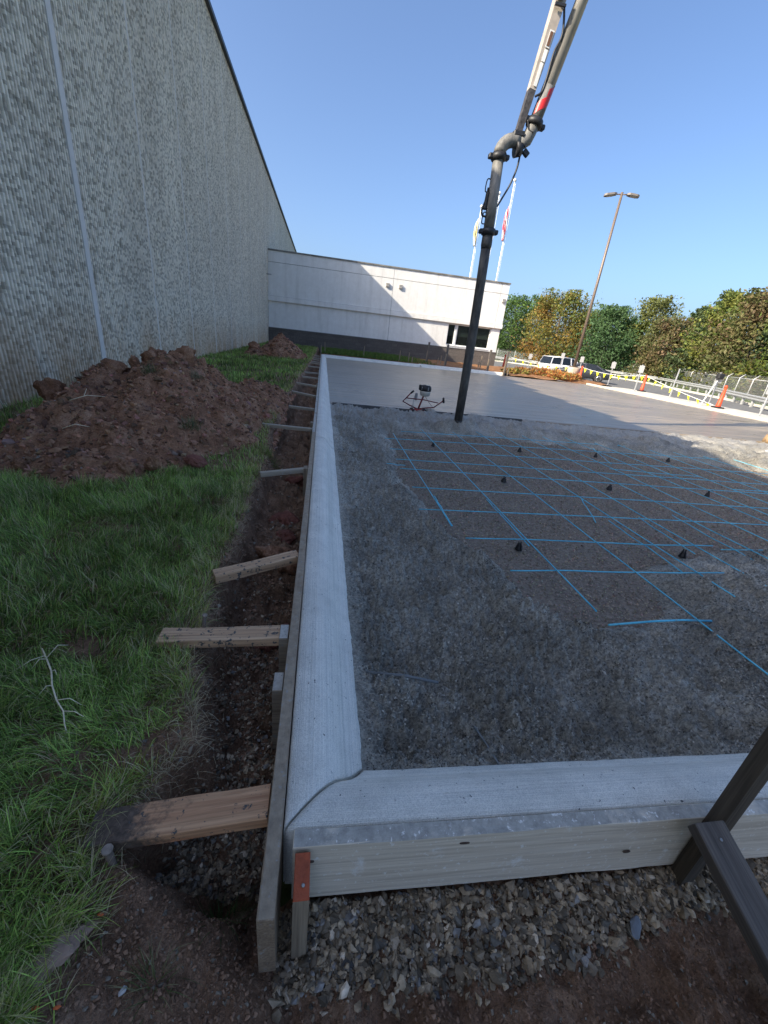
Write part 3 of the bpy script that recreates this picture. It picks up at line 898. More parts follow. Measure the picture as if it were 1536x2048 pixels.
# unseen nearer bays; stepped heights made up to place the wall's ground shadow edge
yy = YS - PW
for hh in (8.9, 8.25, 7.9, 7.72, 7.5, 7.25, 7.05, 6.9, 6.9, 6.9):
    link('wall_panel', panel_mesh(10, hh), M_wall, wh, loc=(0, yy + 0.01, 0))
    mb = MB(); mb.box((-0.31, yy + PW / 2, hh / 2 - 0.2), (0.5, PW, hh + 0.4)); mb.build('wall_core', M_joint, wh)
    mb = MB(); mb.box((-0.018, yy + 0.005, hh / 2 - 0.2), (0.05, 0.13 if abs(yy - 7.94) < 0.1 else 0.05, hh + 0.39)); mb.build('joint', M_joint if abs(yy - 7.94) < 0.1 else M_joint2, wh)
    mb = MB(); mb.box((-0.12, yy + PW / 2, hh + 0.05), (0.44, PW - 0.004, 0.1)); mb.build('parapet_cap', MATS['dark_flashing'], wh)
    yy -= PW
# ------------------------------------------------------------------ office wing
WY = 30.62; WXR = 12.66
def white_wall():
    m, nt, b = new_mat('white_precast')
    v = coords(nt)
    v2 = coords(nt, (1.6, 1, 0.16))
    n1 = noise(nt, v2, 1.6, 6, 0.65)
    n2 = noise(nt, v, 3, 6, 0.7)
    c = ramp(nt, n1, [(0.26, (0.66, 0.645, 0.61)), (0.45, (0.79, 0.775, 0.74)), (0.7, (0.84, 0.83, 0.8))]).outputs[0]
    c = mixc(nt, 0.5, c, ramp(nt, n2, [(0.3, (0.82, 0.81, 0.78)), (0.65, (1.02, 1.02, 1.02))]).outputs[0], 'MULTIPLY')
    nt.links.new(c, b.inputs['Base Color']); b.inputs['Roughness'].default_value = 0.85
    bump(nt, b, noise(nt, v, 30, 4, 0.7), 0.2, 0.01)
    return m
M_white = white_wall()
def block_mat():
    m, nt, b = new_mat('split_face_block')
    v = coords(nt)
    br = nt.nodes.new('ShaderNodeTexBrick')
    br.inputs['Scale'].default_value = 1.0
    br.inputs['Brick Width'].default_value = 0.4; br.inputs['Row Height'].default_value = 0.2
    br.inputs['Mortar Size'].default_value = 0.008
    br.inputs['Color1'].default_value = (0.135, 0.118, 0.105, 1); br.inputs['Color2'].default_value = (0.105, 0.092, 0.083, 1)
    br.inputs['Mortar'].default_value = (0.1, 0.085, 0.075, 1)
    tc = nt.nodes.new('ShaderNodeSeparateXYZ'); cb = nt.nodes.new('ShaderNodeCombineXYZ')
    nt.links.new(v, tc.inputs[0]); nt.links.new(tc.outputs[0], cb.inputs[0]); nt.links.new(tc.outputs[2], cb.inputs[1])
    nt.links.new(cb.outputs[0], br.inputs['Vector'])
    n = noise(nt, v, 14, 5, 0.75)
    c = mixc(nt, 0.8, br.outputs[0], ramp(nt, n, [(0.3, (0.6, 0.6, 0.6)), (0.7, (1.35, 1.35, 1.35))]).outputs[0], 'MULTIPLY')
    nt.links.new(c, b.inputs['Base Color']); b.inputs['Roughness'].default_value = 0.95
    p = bump(nt, b, n, 1.0, 0.04)
    bump(nt, b, br.outputs['Fac'], -0.7, 0.01, p)
    return m
M_block = block_mat()
wg = thing('office_wing', 'low white office wing with grey block base at the far end', 'building', (0, WY, 0))
WX_L = WX0 + 0.012
def wbox(name, x0, x1, y0, y1, z0, z1, mat, parent=wg, bev=0.0):
    mb = MB(); mb.box(((x0 + x1) / 2, (y0 + y1) / 2, (z0 + z1) / 2), (x1 - x0, y1 - y0, z1 - z0), bev=bev)
    return mb.build(name, mat, parent)
# upper panels in three widths and two courses with open joints
JX = [WX_L, 4.47, 12.1, WXR]
for i in range(3):
    wbox('wall_panel', JX[i] + (0.012 if i else 0), JX[i + 1] - 0.012, 0.0, 0.25, 2.87, 4.765, M_white)
    wbox('wall_panel', JX[i] + (0.012 if i else 0), JX[i + 1] - 0.012, 0.0, 0.25, 4.79, 5.40, M_white)
    wbox('ledge', JX[i] + (0.012 if i else 0), JX[i + 1] - 0.012 + (0.03 if i == 2 else 0), -0.08, 0.25, 2.57, 2.855, M_white)
wbox('joint_backing', WX_L, WXR - 0.05, 0.06, 0.3, 2.6, 5.35, simple('joint_sealant', (0.2, 0.2, 0.2), 0.9))
wbox('coping', WX_L, WXR + 0.04, -0.05, 0.4, 5.402, 5.48, simple('stained_coping', (0.2, 0.19, 0.17), 0.8, var=0.6, scale=1.5))
# lower wall round the window opening
WLX0, WLX1, WZ0, WZ1 = 8.72, 11.95, 1.12, 2.52
wbox('lower_wall', WX_L, WLX0, 0.05, 0.3, 0.98, 2.567, M_white)
wbox('lower_wall', WLX1, WXR - 0.06, 0.05, 0.3, 0.98, 2.567, M_white)
wbox('lower_wall', WLX0 + 0.001, WLX1 - 0.001, 0.052, 0.3, 0.98, WZ0 - 0.06, M_white)
wbox('lower_wall', WLX0 + 0.001, WLX1 - 0.001, 0.053, 0.3, WZ1, 2.566, M_white)
for j in (4.47,):
    wbox('lower_joint', j - 0.012, j + 0.012, 0.044, 0.06, 0.99, 2.56, MATS['joint_sealant'])
wbox('base_wall', WX_L, WXR - 0.02, 0.0, 0.3, -0.6, 0.93, M_block)
wbox('base_cap', WX_L, WXR - 0.01, -0.025, 0.3, 0.932, 0.978, simple('base_cap', (0.16, 0.15, 0.145), 0.9))
wbox('roof', WX_L, WXR - 0.06, 0.302, 5.6, 5.1, 5.25, simple('roof_membrane', (0.3, 0.3, 0.3), 0.9))
wbox('side_wall', WXR - 0.3, WXR - 0.055, 0.304, 5.6, -0.6, 5.398, M_white)
wbox('rear_wall', WX_L, WXR - 0.3, 5.35, 5.6, -0.6, 5.396, M_white)
# window
M_frame = simple('white_frame', (0.72, 0.72, 0.7), 0.5)
M_glassw = None
def glass_mat(name, tint=(0.02, 0.025, 0.025), mix=0.35):
    m, nt, b = new_mat(name)
    b.inputs['Base Color'].default_value = (*tint, 1)
    b.inputs['Roughness'].default_value = 0.04
    n = noise(nt, coords(nt), 2.0, 2, 0.5)
    bump(nt, b, n, 0.02, 0.01)
    t = nt.nodes.new('ShaderNodeBsdfTransparent'); t.inputs[0].default_value = (0.75, 0.8, 0.78, 1)
    mx = nt.nodes.new('ShaderNodeMixShader'); mx.inputs[0].default_value = mix
    nt.links.new(t.outputs[0], mx.inputs[1]); nt.links.new(b.outputs[0], mx.inputs[2])
    nt.links.new(mx.outputs[0], nt.nodes['Material Output'].inputs[0])
    return m
M_glassw = glass_mat('window_glass')
M_blind = simple('grey_green_blind', (0.2, 0.23, 0.2), 0.9, var=0.1)
M_room = simple('dark_room', (0.04, 0.045, 0.04), 0.9)
win = link('window', None, parent=wg)
for (a, bq) in ((WLX0, 9.3), (9.42, WLX1)):
    fr = MB()
    for (x0, x1, z0, z1) in ((a, a + 0.06, WZ0, WZ1), (bq - 0.06, bq, WZ0, WZ1), (a + 0.06, bq - 0.06, WZ0, WZ0 + 0.06), (a + 0.06, bq - 0.06, WZ1 - 0.06, WZ1)):
        fr.box(((x0 + x1) / 2, 0.2, (z0 + z1) / 2), (x1 - x0, 0.07, z1 - z0))
    fr.build('frame', M_frame, win)
    MB().box(((a + bq) / 2, 0.205, (WZ0 + WZ1) / 2), (bq - a - 0.12, 0.012, WZ1 - WZ0 - 0.12)).build('pane', M_glassw, win)
    MB().box(((a + bq) / 2, 0.27, WZ1 - 0.06 - 0.36), (bq - a - 0.14, 0.012, 0.72)).build('blind', M_blind, win)
MB().box((9.36, 0.19, (WZ0 + WZ1) / 2), (0.118, 0.12, WZ1 - WZ0 - 0.002)).build('mullion', M_frame, win)
MB().box(((WLX0 + WLX1) / 2, 0.12, WZ0 - 0.032), (WLX1 - WLX0 - 0.01, 0.2, 0.055)).build('sill', M_frame, win)
MB().box(((WLX0 + WLX1) / 2, 1.6, 1.6), (WLX1 - WLX0 + 1, 0.1, 2.2)).build('room_back', M_room, win)
M_plant = simple('house_plant', (0.06, 0.12, 0.04), 0.8, var=0.5, scale=30)
M_pot = simple('clay_pot', (0.35, 0.12, 0.06), 0.8)
for i, (px_, hh) in enumerate(((9.55, 0.28), (10.0, 0.2), (10.55, 0.16), (11.1, 0.3), (11.5, 0.36), (9.0, 0.22))):
    p = thing('potted_plant', ('small leafy plant in a pot behind the narrow left pane', 'leftmost potted plant behind the wide window pane', 'second potted plant behind the wide window pane', 'low potted plant hidden behind the hanging hose', 'bushy potted plant near the right end of the window', 'tallest potted plant at the right end of the window')[(i + 1) % 6], 'plant', (px_, WY + 0.3, WZ0 - 0.05), group='plants on the office window sill')
    MB().lathe([(0.05, 0), (0.075, 0.1), (0.08, 0.11)], seg=10).build('pot', M_pot, p)
    mb = MB()
    for q in range(26):
        a_ = random.uniform(0, 6.28); l = random.uniform(0.5, 1) * hh; s_ = random.uniform(0.02, 0.12)
        d = Vector((math.cos(a_) * s_, math.sin(a_) * s_, l)); o = Vector((0, 0, 0.09)); w = Vector((-math.sin(a_), math.cos(a_), 0)) * 0.025
        mb.quad(o - w * 0.3, o + d * 0.5 - w, o + d, o + d * 0.5 + w)
    mb.build('leaves', M_plant, p)
# back room floor ledge so that the plants stand on something
MB().box(((WLX0 + WLX1) / 2, 0.42, WZ0 - 0.07), (WLX1 - WLX0 - 0.02, 0.3, 0.04)).build('window_shelf', M_frame, win)
# vents on the upper wall
M_vent = simple('vent_box', (0.5, 0.47, 0.42), 0.7)
for vx_, vz_ in ((4.09, 4.36), (4.98, 4.36), (12.4, 4.36)):
    v_ = link('vent_box', None, parent=wg)
    MB().box((vx_, -0.05, vz_), (0.24, 0.1, 0.24), bev=0.01).build('housing', M_vent, v_)
    for s_ in range(3):
        MB().box((vx_, -0.105, vz_ - 0.07 + s_ * 0.07), (0.18, 0.012, 0.02)).build('louvre', MATS['joint_sealant'], v_)
# conduit stub high on the long wall beside the wing
mb = MB(); mb.tube([(WX0, 29.9, 4.0), (WX0 + 0.3, 29.9, 4.0)], 0.03, 8); mb.build('pipe_stub', M_nail, label='short pipe stub sticking out of the ribbed wall', cat='pipe')

# ------------------------------------------------------------------ form boards, stakes and braces
def board(name, p0, p1, w, t, mat, up=(0, 0, 1), seed=0, bev=0.002, jit=0.0012, step=0.05, parent=None, **kw):
    """sawn board lying from p0 to p1 (mesh along local x, origin at p0)"""
    p0 = Vector(p0); p1 = Vector(p1); d = p1 - p0; L = d.length; d.normalize()
    u = Vector(up); u = (u - d * u.dot(d)).normalized(); sd = u.cross(d)
    nseg = max(2, int(L / step)); nseg = min(nseg, 160)
    xs = np.linspace(0, L, nseg + 1)
    xs = np.concatenate([[0.0], [bev], xs[1:-1], [L - bev], [L]])
    b = bev
    prof = np.array([(-w / 2 + b, -t / 2), (w / 2 - b, -t / 2), (w / 2, -t / 2 + b), (w / 2, t / 2 - b), (w / 2 - b, t / 2), (0, t / 2), (-w / 2 + b, t / 2), (-w / 2, t / 2 - b), (-w / 2, -t / 2 + b)])
    npf = len(prof); V = []
    rr = np.random.default_rng(seed + 900)
    for i, x in enumerate(xs):
        s = 1 - (b / max(w, t) * 2 if i in (0, len(xs) - 1) else 0)
        j = jit * np.stack([fbm(np.full(npf, x * 4.0), np.arange(npf) * 3.1, seed + 401, 3), fbm(np.full(npf, x * 4.0), np.arange(npf) * 2.3 + 50, seed + 403, 3)], -1) * 2
        pr = prof * s + j
        V += [(x, a, c) for a, c in pr]
    V = np.array(V)
    q = []
    for i in range(len(xs) - 1):
        for k in range(npf):
            q.append((i * npf + k, i * npf + (k + 1) % npf, (i + 1) * npf + (k + 1) % npf, (i + 1) * npf + k))
    me = bpy.data.meshes.new(name)
    me.from_pydata([tuple(v) for v in V], [], [tuple(reversed(f)) for f in q] + [tuple(range(npf)), tuple(reversed(range(len(V) - npf, len(V))))])
    bm = bmesh.new(); bm.from_mesh(me); bmesh.ops.recalc_face_normals(bm, faces=bm.faces); bm.to_mesh(me); bm.free()
    o = link(name, me, mat, parent, **kw)
    R = Matrix((d, sd, u)).transposed().to_4x4()
    o.matrix_world = Matrix.Translation(p0) @ R
    return o

FT, FH = 0.038, 0.236
fx = KX - 0.003 - FT / 2
cuts = [0.452, 4.98, 9.4, 14.0, 18.4, 22.9]
lab = ['near left form board with sawn end sticking out past the kerb corner', 'second left form board, beside the near soil pile', 'third left form board, beyond the near soil pile', 'fourth left form board, short of the far soil pile', 'farthest left form board, ending near the office wing']
for i in range(5):
    board('form_board', (fx, cuts[i], -FH / 2), (fx, cuts[i + 1] - 0.004, -FH / 2), FT, FH, M_woodtop if i else M_wood, seed=i, step=0.06, label=lab[i], cat='form board', group='form boards along the left kerb')
o0 = Vector((KX, KY, 0)) - Vector(FI) * (0.003 + FT / 2)
fa = Vector(FA)
fb0 = o0 + fa * 0.026 + Vector((0, 0, -FH / 2)); fb1 = o0 + fa * 4.3 + Vector((0, 0, -FH / 2))
ffb = board('form_board', fb0, fb1, FT, FH, M_woodgrey, seed=9, step=0.05, jit=0.002, label='wide pale form board along the front kerb above the gravel', cat='form board')
# knots in the front board
M_knot = simple('wood_knot', (0.09, 0.06, 0.045), 0.8, var=0.4, scale=60)
for (t_, z_, a_, b_) in ((0.045, 0.055, 0.0085, 0.005), (0.44, 0.085, 0.014, 0.004), (0.95, -0.02, 0.012, 0.006), (1.9, 0.04, 0.012, 0.006)):
    mb = MB(); vs = [(t_ + a_ * math.cos(q), -FT / 2 - 0.0022, z_ + b_ * math.sin(q)) for q in np.linspace(0, 6.283, 14, endpoint=False)]
    mb.prism(vs, (0, 0.002, 0)); k_ = mb.build('knot', M_knot, ffb)
board('form_board', fb1 + fa * 0.005, fb1 + fa * 4.0, FT, FH, M_woodgrey, seed=10, label='second pale form board along the front kerb, at the right', cat='form board')

def vstake(name, x, y, zt, zb, wx, wy, mat, label, rz=0.0, tilt=(0, 0), paint=None, group=None, cat='stake', point=True):
    """upright sawn stake, pointed foot; origin at foot"""
    t = thing(name, label, cat, (x, y, zb), rz, group)
    L = zt - zb
    mb = MB()
    a, b = wx / 2, wy / 2
    def rec(z, s=1.0, ch=0.0):
        dx, dy = tilt[0] * (z), tilt[1] * (z)
        a1, b1 = a * s - ch, b * s - ch
        return [(-a1 + dx, -b1 + dy, z), (a1 + dx, -b1 + dy, z), (a1 + dx, b1 + dy, z), (-a1 + dx, b1 + dy, z)]
    zp = L - paint if paint else None
    secs = [rec(0, 0.25), rec(min(0.12, L * 0.2))] if point else [rec(0)]
    secs += [rec(L * 0.5)]
    if zp is None:
        secs += [rec(L - 0.002), rec(L, 1, 0.002)]
    else:
        secs += [rec(zp)]
    mb.loft(secs, smooth=False)
    mb.build('shaft', mat, t)
    if zp is not None:
        mb = MB(); mb.loft([rec(zp), rec(L - 0.002), rec(L, 1, 0.002)], smooth=False); mb.build('painted_tip', M_orange, t)
    return t
# orange-topped 2x4 at the corner
st = vstake('form_stake', 0.002, 0.5255, -0.004, -0.62, 0.036, 0.092, M_stakez, 'orange-topped stake at the near corner of the forms', paint=0.0025, point=False)
mb = MB(); mb.lathe([(0.004, 0.0), (0.0045, 0.002), (0.002, 0.003)], (0.003, -0.02, 0.617), 8); mb.build('nail_head', M_nail, st)
# stakes outside the left forms
SX = fx - FT / 2 - 0.022
stl = [(1.37, 'stake against the near left form under the broad splashed brace'), (1.13, 'short splashed stake beside the near left form, below the broad brace'), (3.6, 'stake at the left form beside the fourth brace'), (5.6, 'stake at the left form beside the near soil pile'), (9.9, 'stake at the left form beyond the near soil pile'), (13.4, 'stake at the left form short of the far soil pile')]
for y_, l_ in stl:
    vstake('form_stake', SX, y_, -0.01 if y_ > 1.2 else -0.035, -0.55, 0.036, 0.086, M_woodtop if y_ < 2 else M_stakez, l_, group='stakes along the left forms')
# braces from stake to bank: (y at form, x/y at bank, z at bank, width, thick)
BR = [
    (0.705, (-0.535, 0.70), -0.085, 0.088, 0.037, 'broad bare wooden brace nearest the camera, muddy at its outer end'),
    (1.375, (-0.60, 1.385), -0.055, 0.080, 0.037, 'second brace from the camera, pale and spattered with concrete'),
    (2.03, (-0.50, 1.845), -0.06, 0.072, 0.045, 'third brace from the camera, set at a slant'),
    (3.60, (-0.50, 3.50), -0.07, 0.05, 0.04, 'fourth brace from the camera, beside the tuft of yellow grass'),
    (5.23, (-0.82, 5.45), -0.06, 0.06, 0.04, 'fifth brace from the camera, reaching into the near soil pile'),
    (6.68, (-0.82, 6.98), -0.055, 0.06, 0.04, 'sixth brace from the camera, reaching into the near soil pile'),
    (8.08, (-0.84, 8.60), -0.02, 0.06, 0.04, 'seventh brace from the camera, at the back of the near soil pile'),
    (9.60, (-0.56, 9.80), -0.02, 0.07, 0.04, 'eighth brace from the camera along the left form'),
    (11.26, (-0.56, 11.28), -0.02, 0.07, 0.04, 'ninth brace from the camera along the left form'),
    (12.63, (-0.55, 12.52), -0.02, 0.08, 0.04, 'tenth brace from the camera along the left form'),
    (14.73, (-0.53, 14.69), -0.02, 0.08, 0.04, 'eleventh brace from the camera along the left form'),
    (16.2, (-0.6, 16.4), -0.02, 0.08, 0.04, 'twelfth brace from the camera, before the far soil pile'),
    (17.1, (-0.5, 17.1), -0.02, 0.08, 0.04, 'thirteenth brace from the camera, beside the far soil pile'),
    (18.3, (-0.5, 18.4), -0.02, 0.08, 0.04, 'fourteenth brace from the camera, beside the far soil pile'),
    (19.57, (-0.46, 19.42), -0.02, 0.08, 0.04, 'fifteenth brace from the camera, beyond the far soil pile'),
    (21.2, (-0.46, 21.1), -0.02, 0.08, 0.04, 'farthest brace along the left form'),
]
for i, (yf, (xb, yb), zb, w_, t_, l_) in enumerate(BR):
    br_ = board('brace', (fx - FT / 2 - 0.002, yf, -0.034), (xb, yb, zb), w_, t_, M_bracemud if i == 0 else M_brace if i < 3 else M_bracefar, seed=20 + i, step=0.04 if i < 3 else 0.2, jit=0.0025 if i < 3 else 0.001, label=l_, cat='brace', group='braces along the left forms')
# steel pins driven through the outer ends
def pin(x, y, z0, z1, lean, label, rad=0.0075):
    t = thing('form_pin', label, 'stake', (x, y, z0), group='steel pins holding the braces')
    top_ = Vector((lean[0], lean[1], z1 - z0))
    mb = MB(); mb.tube([(0, 0, 0), top_], rad, 8); mb.build('rod', M_nailrust, t)
    mb = MB(); mb.lathe([(rad * 1.2, 0), (rad * 1.45, 0.003), (rad * 1.3, 0.007)], top_, 10); mb.build('head', simple('muddy_pin_head', (0.24, 0.19, 0.15), 0.7, var=0.4, scale=60), t)
M_nailrust = simple('dull_steel', (0.16, 0.12, 0.09), 0.8, metal=0.1, var=0.4, scale=40)
pin(-0.455, 0.640, -0.22, -0.045, (-0.006, -0.006), 'muddy steel pin at the outer end of the nearest brace', 0.009)
pin(-0.475, 1.455, -0.2, -0.008, (0.028, 0.012), 'round-headed steel pin behind the second brace', 0.0075)
# tall dark stake and kicker on the front form
FRS = vstake('form_stake', 1.142, 0.538, 0.42, -0.7, 0.04, 0.04, M_stakedark, 'dark upright square stake against the front form at the right')
kk = board('brace', (1.062, 0.522, 0.05), (1.064, -0.45, -0.30), 0.088, 0.036, M_darkwood, seed=77, step=0.03, jit=0.0015, label='dark weathered kicker brace slanting from the front stake towards the camera', cat='brace')
mb = MB(); mb.lathe([(0.0032, 0), (0.0042, 0.002), (0.003, 0.003), (0.0015, 0.0015)], (0.038, 0.004, 0.018), 10); mb.build('screw_head', M_nail, kk)

# ------------------------------------------------------------------ reinforcement
def bar_mat():
    m, nt, b = new_mat('blue_fibreglass_bar')
    v = coords(nt)
    wv = nt.nodes.new('ShaderNodeTexWave'); wv.inputs['Scale'].default_value = 18; wv.bands_direction = 'DIAGONAL'
    nt.links.new(v, wv.inputs['Vector'])
    n = noise(nt, v, 6, 4, 0.7)
    c = ramp(nt, n, [(0.3, (0.05, 0.36, 0.52)), (0.65, (0.14, 0.60, 0.78))]).outputs[0]
    st_ = ramp(nt, noise(nt, v, 3.5, 6, 0.75), [(0.62, (0, 0, 0)), (0.7, (0.7, 0.7, 0.7))]).outputs[0]
    c = mixc(nt, st_, c, (0.27, 0.26, 0.23))
    nt.links.new(c, b.inputs['Base Color']); b.inputs['Roughness'].default_value = 0.45
    bump(nt, b, wv.outputs[0], 0.4, 0.002)
    return m
M_bar = bar_mat()
M_barwet = simple('cement_coated_bar', (0.17, 0.18, 0.18), 0.7, var=0.3, scale=20, bmp=0.6)
RZ = -0.212
mat_ = thing('rebar_mat', 'tied grid of thin blue reinforcing bars over bare stone', 'rebar', (0, 0, 0))
def rbar(p0, p1, z0=RZ, z1=RZ, sag=0.004, rad=0.0046, seed=0):
    p0 = Vector((*p0, z0)); p1 = Vector((*p1, z1)); n_ = 14
    pts = []
    d_ = (p1 - p0); sd = Vector((-d_.y, d_.x, 0)).normalized()
    for i in range(n_ + 1):
        s = i / n_
        w = float(fbm(np.array([s * 5.0]), np.array([seed * 3.7]), 501, 2)[0])
        w2 = float(fbm(np.array([s * 4.0]), np.array([seed * 1.7 + 40]), 503, 2)[0])
        pts.append(p0.lerp(p1, s) + sd * w * 0.012 + Vector((0, 0, w2 * 0.012)))
    mb = MB(); mb.tube(pts, rad, 6)
    return mb.build('bar', M_bar, mat_)
TB = [((0.95, 5.82), (9.0, 6.15)), ((0.95, 5.25), (9.0, 5.30)), ((0.95, 4.76), (9.0, 4.62)), ((0.93, 4.38), (9.0, 4.12)), ((0.95, 3.77), (9.0, 3.60)), ((0.90, 3.21), (8.0, 3.16)), ((1.15, 2.66), (3.3, 2.575)), ((3.45, 2.62), (7.0, 2.6)), ((1.28, 2.145), (2.9, 2.105)), ((1.3, 6.4), (9.0, 6.7)), ((0.7, 4.55), (1.02, 4.52))]
for i, (a_, b_) in enumerate(TB): rbar(a_, b_, RZ if i not in (6, 8) else (-0.20, 0, -0.175)[i - 6], RZ if i not in (6, 7, 8) else (-0.17, -0.16, -0.14)[i - 6], seed=i)
LB = [((1.125, 6.15), (1.09, 2.86)), ((1.69, 6.6), (1.575, 1.66)), ((2.235, 6.6), (2.165, 0.98)), ((2.72, 6.8), (2.65, 1.80)), ((3.13, 7.0), (3.05, 1.88)), ((3.575, 6.95), (3.52, 2.1)), ((3.98, 6.9), (3.94, 2.3)), ((4.46, 6.9), (4.45, 2.6)), ((4.92, 6.9), (4.92, 2.8)), ((5.38, 6.9), (5.4, 3.0)), ((5.84, 6.8), (5.88, 3.0)), ((6.3, 6.7), (6.36, 3.2)), ((6.78, 6.6), (6.84, 3.4)), ((7.3, 6.5), (7.36, 3.6))]
for i, (a_, b_) in enumerate(LB): rbar(a_, b_, RZ + 0.011, (RZ + 0.011, -0.135, -0.13, -0.13, -0.13, -0.125, -0.13, -0.14)[i] if i < 8 else RZ + 0.011, seed=30 + i)
# lapped doubles
for i, (a_, b_) in enumerate([((1.115, 3.5), (1.105, 2.86)), ((1.645, 3.5), (1.62, 2.55)), ((2.705, 3.1), (2.665, 2.2)), ((3.10, 3.2), (3.07, 2.5)), ((3.565, 3.3), (3.545, 2.4)), ((4.0, 4.9), (5.4, 4.82)), ((5.4, 4.3), (7.4, 4.2))]):
    rbar(a_, b_, RZ + 0.012, RZ + 0.012, seed=60 + i)
# cross pieces leaning on the mat
rbar((2.75, 3.62), (2.70, 3.25), RZ + 0.02, -0.29, seed=80)
rbar((4.55, 6.1), (4.5, 5.5), RZ + 0.02, -0.29, seed=81)
# single bars not tied to the grid
mb = MB(); mb.tube([(1.60, 1.575, -0.158), (1.9, 1.60, -0.155), (2.1, 1.612, -0.157), (2.32, 1.625, -0.175)], 0.0062, 7)
mb.build('loose_rebar', M_bar, label='short loose blue bar lying level on the rough concrete', cat='rebar')
mb = MB(); mb.tube([(0.235, 1.275, -0.15), (0.4, 1.246, -0.148), (0.54, 1.221, -0.165)], 0.0065, 7)
mb.build('loose_rebar', M_barwet, label='cement-covered bar half sunk near the left kerb', cat='rebar')
mb = MB(); mb.tube([(0.622, 1.0, -0.158), (0.64, 0.92, -0.152), (0.66, 0.82, -0.15)], 0.0045, 7)
mb.build('loose_rebar', M_barwet, label='thin cement-covered bar running under the front kerb', cat='rebar')
# black plastic chairs
M_chair = simple('black_plastic', (0.012, 0.012, 0.013), 0.5)
def chair_parts(t):
    mb = MB(); mb.lathe([(0.05, 0), (0.052, 0.006), (0.036, 0.03), (0.022, 0.062), (0.02, 0.075)], (0, 0, 0), 10); mb.build('cone_base', M_chair, t)
    for k in range(4):
        a = k * math.pi / 2 + 0.4
        mb = MB(); mb.bar((0.05 * math.cos(a), 0.05 * math.sin(a), 0.004), (0.02 * math.cos(a), 0.02 * math.sin(a), 0.07), 0.006, 0.02); mb.build('rib', M_chair, t)
    mb = MB(); mb.box((0, 0.014, 0.09), (0.03, 0.008, 0.036)); mb.box((0, -0.014, 0.09), (0.03, 0.008, 0.036)); mb.box((0, 0, 0.076), (0.03, 0.034, 0.012)); mb.build('clip', M_chair, t)
CH = [(1.70, 5.83, 'farthest left black bar chair near the hose'), (2.19, 4.31, 'black bar chair left of centre in the grid'), (1.60, 2.64, 'nearest left black bar chair, at the edge of the raw concrete'), (3.12, 5.85, 'black bar chair right of the hose in the back row'), (4.46, 5.86, 'black bar chair in the back row, right half of the grid'), (3.55, 4.24, 'black bar chair in the middle of the right half of the grid'), (3.06, 2.585, 'nearest right black bar chair, by the raw concrete edge'), (5.86, 5.9, 'farthest right black bar chair'), (4.93, 4.2, 'black bar chair near the right edge of the picture')]
proto = None
for i, (x, y, l) in enumerate(CH):
    if proto is None:
        proto = thing('rebar_chair', l, 'bar support', (x, y, -0.283), group='black chairs under the bars'); chair_parts(proto); c_ = proto
    else:
        c_ = copy_tree(proto); c_.location = (x, y, -0.283); c_['label'] = l
    c_.rotation_euler = (0.06 * math.sin(i * 2.1), 0.06 * math.cos(i * 1.7), i * 0.7); c_.scale = (0.6, 0.6, 0.66)

# ------------------------------------------------------------------ screeding machine
def at_screed(x): return (x, float(slab_edge_y(x)) - 0.04, SZ)
M_mag = simple('dull_magnesium', (0.12, 0.12, 0.12), 0.5, metal=0.6, var=0.3)
M_redf = simple('dark_red_frame', (0.16, 0.02, 0.025), 0.45, var=0.4, scale=30)
M_blk = simple('black_rubber', (0.015, 0.015, 0.016), 0.6)
M_white_pl = simple('cream_plastic', (0.5, 0.48, 0.42), 0.5)
sc = thing('vibrating_screed', 'petrol vibrating screed with red tube frame and long dark blade on the slab edge', 'screed', at_screed(1.9), math.radians(-1.6))
mb = MB(); mb.prism([(-1.68, -0.05, -0.045), (-1.68, 0.055, -0.045), (-1.68, 0.055, -0.035), (-1.68, 0.0, -0.03), (-1.68, -0.03, 0.028), (-1.68, -0.05, 0.028)], (3.9, 0, 0)); mb.build('blade', M_mag, sc)
def tb(name, pts, r, mat=M_redf, seg=7): 
    m_ = MB(); m_.tube(pts, r, seg); return m_.build(name, mat, sc)
tb('frame_tube', [(0.0, 0.0, 0.04), (-0.16, -0.02, 0.10), (-0.31, -0.05, 0.17), (-0.24, -0.1, 0.27), (-0.18, -0.14, 0.36)], 0.012)
tb('frame_tube', [(0.05, 0.0, 0.05), (0.2, -0.02, 0.08), (0.32, -0.05, 0.10), (0.40, -0.09, 0.18), (0.48, -0.12, 0.26)], 0.012)
tb('cross_tube', [(-0.26, -0.07, 0.24), (0.1, -0.08, 0.235), (0.39, -0.08, 0.2)], 0.01)
tb('drive_tube', [(0.02, 0.0, 0.03), (0.05, -0.03, 0.16), (0.085, -0.05, 0.30)], 0.018)
tb('throttle_cable', [(0.42, -0.1, 0.2), (0.3, -0.1, 0.1), (0.2, -0.06, 0.2), (0.12, -0.05, 0.3)], 0.004, M_blk, 5)
tb('handle_grip', [(-0.19, -0.14, 0.345), (-0.14, -0.16, 0.40)], 0.019, M_blk)
tb('handle_grip', [(0.46, -0.17, 0.31), (0.50, -0.08, 0.22)], 0.021, M_blk)
tb('kickstand', [(-0.1, -0.06, 0.3), (-0.105, -0.06, 0.1), (-0.11, -0.05, -0.06)], 0.008, M_nail)
mb = MB(); mb.box((-0.06, -0.05, 0.28), (0.05, 0.05, 0.14), bev=0.01); mb.build('fuel_can', simple('grey_plastic', (0.25, 0.25, 0.25), 0.5), sc)
en = link('engine', None, parent=sc, loc=(0.11, -0.05, 0.40))
mb = MB(); mb.lathe([(0.05, -0.1), (0.09, -0.085), (0.105, -0.03), (0.105, 0.0)], (0, 0, 0), 18); mb.build('fuel_tank', M_white_pl, en)
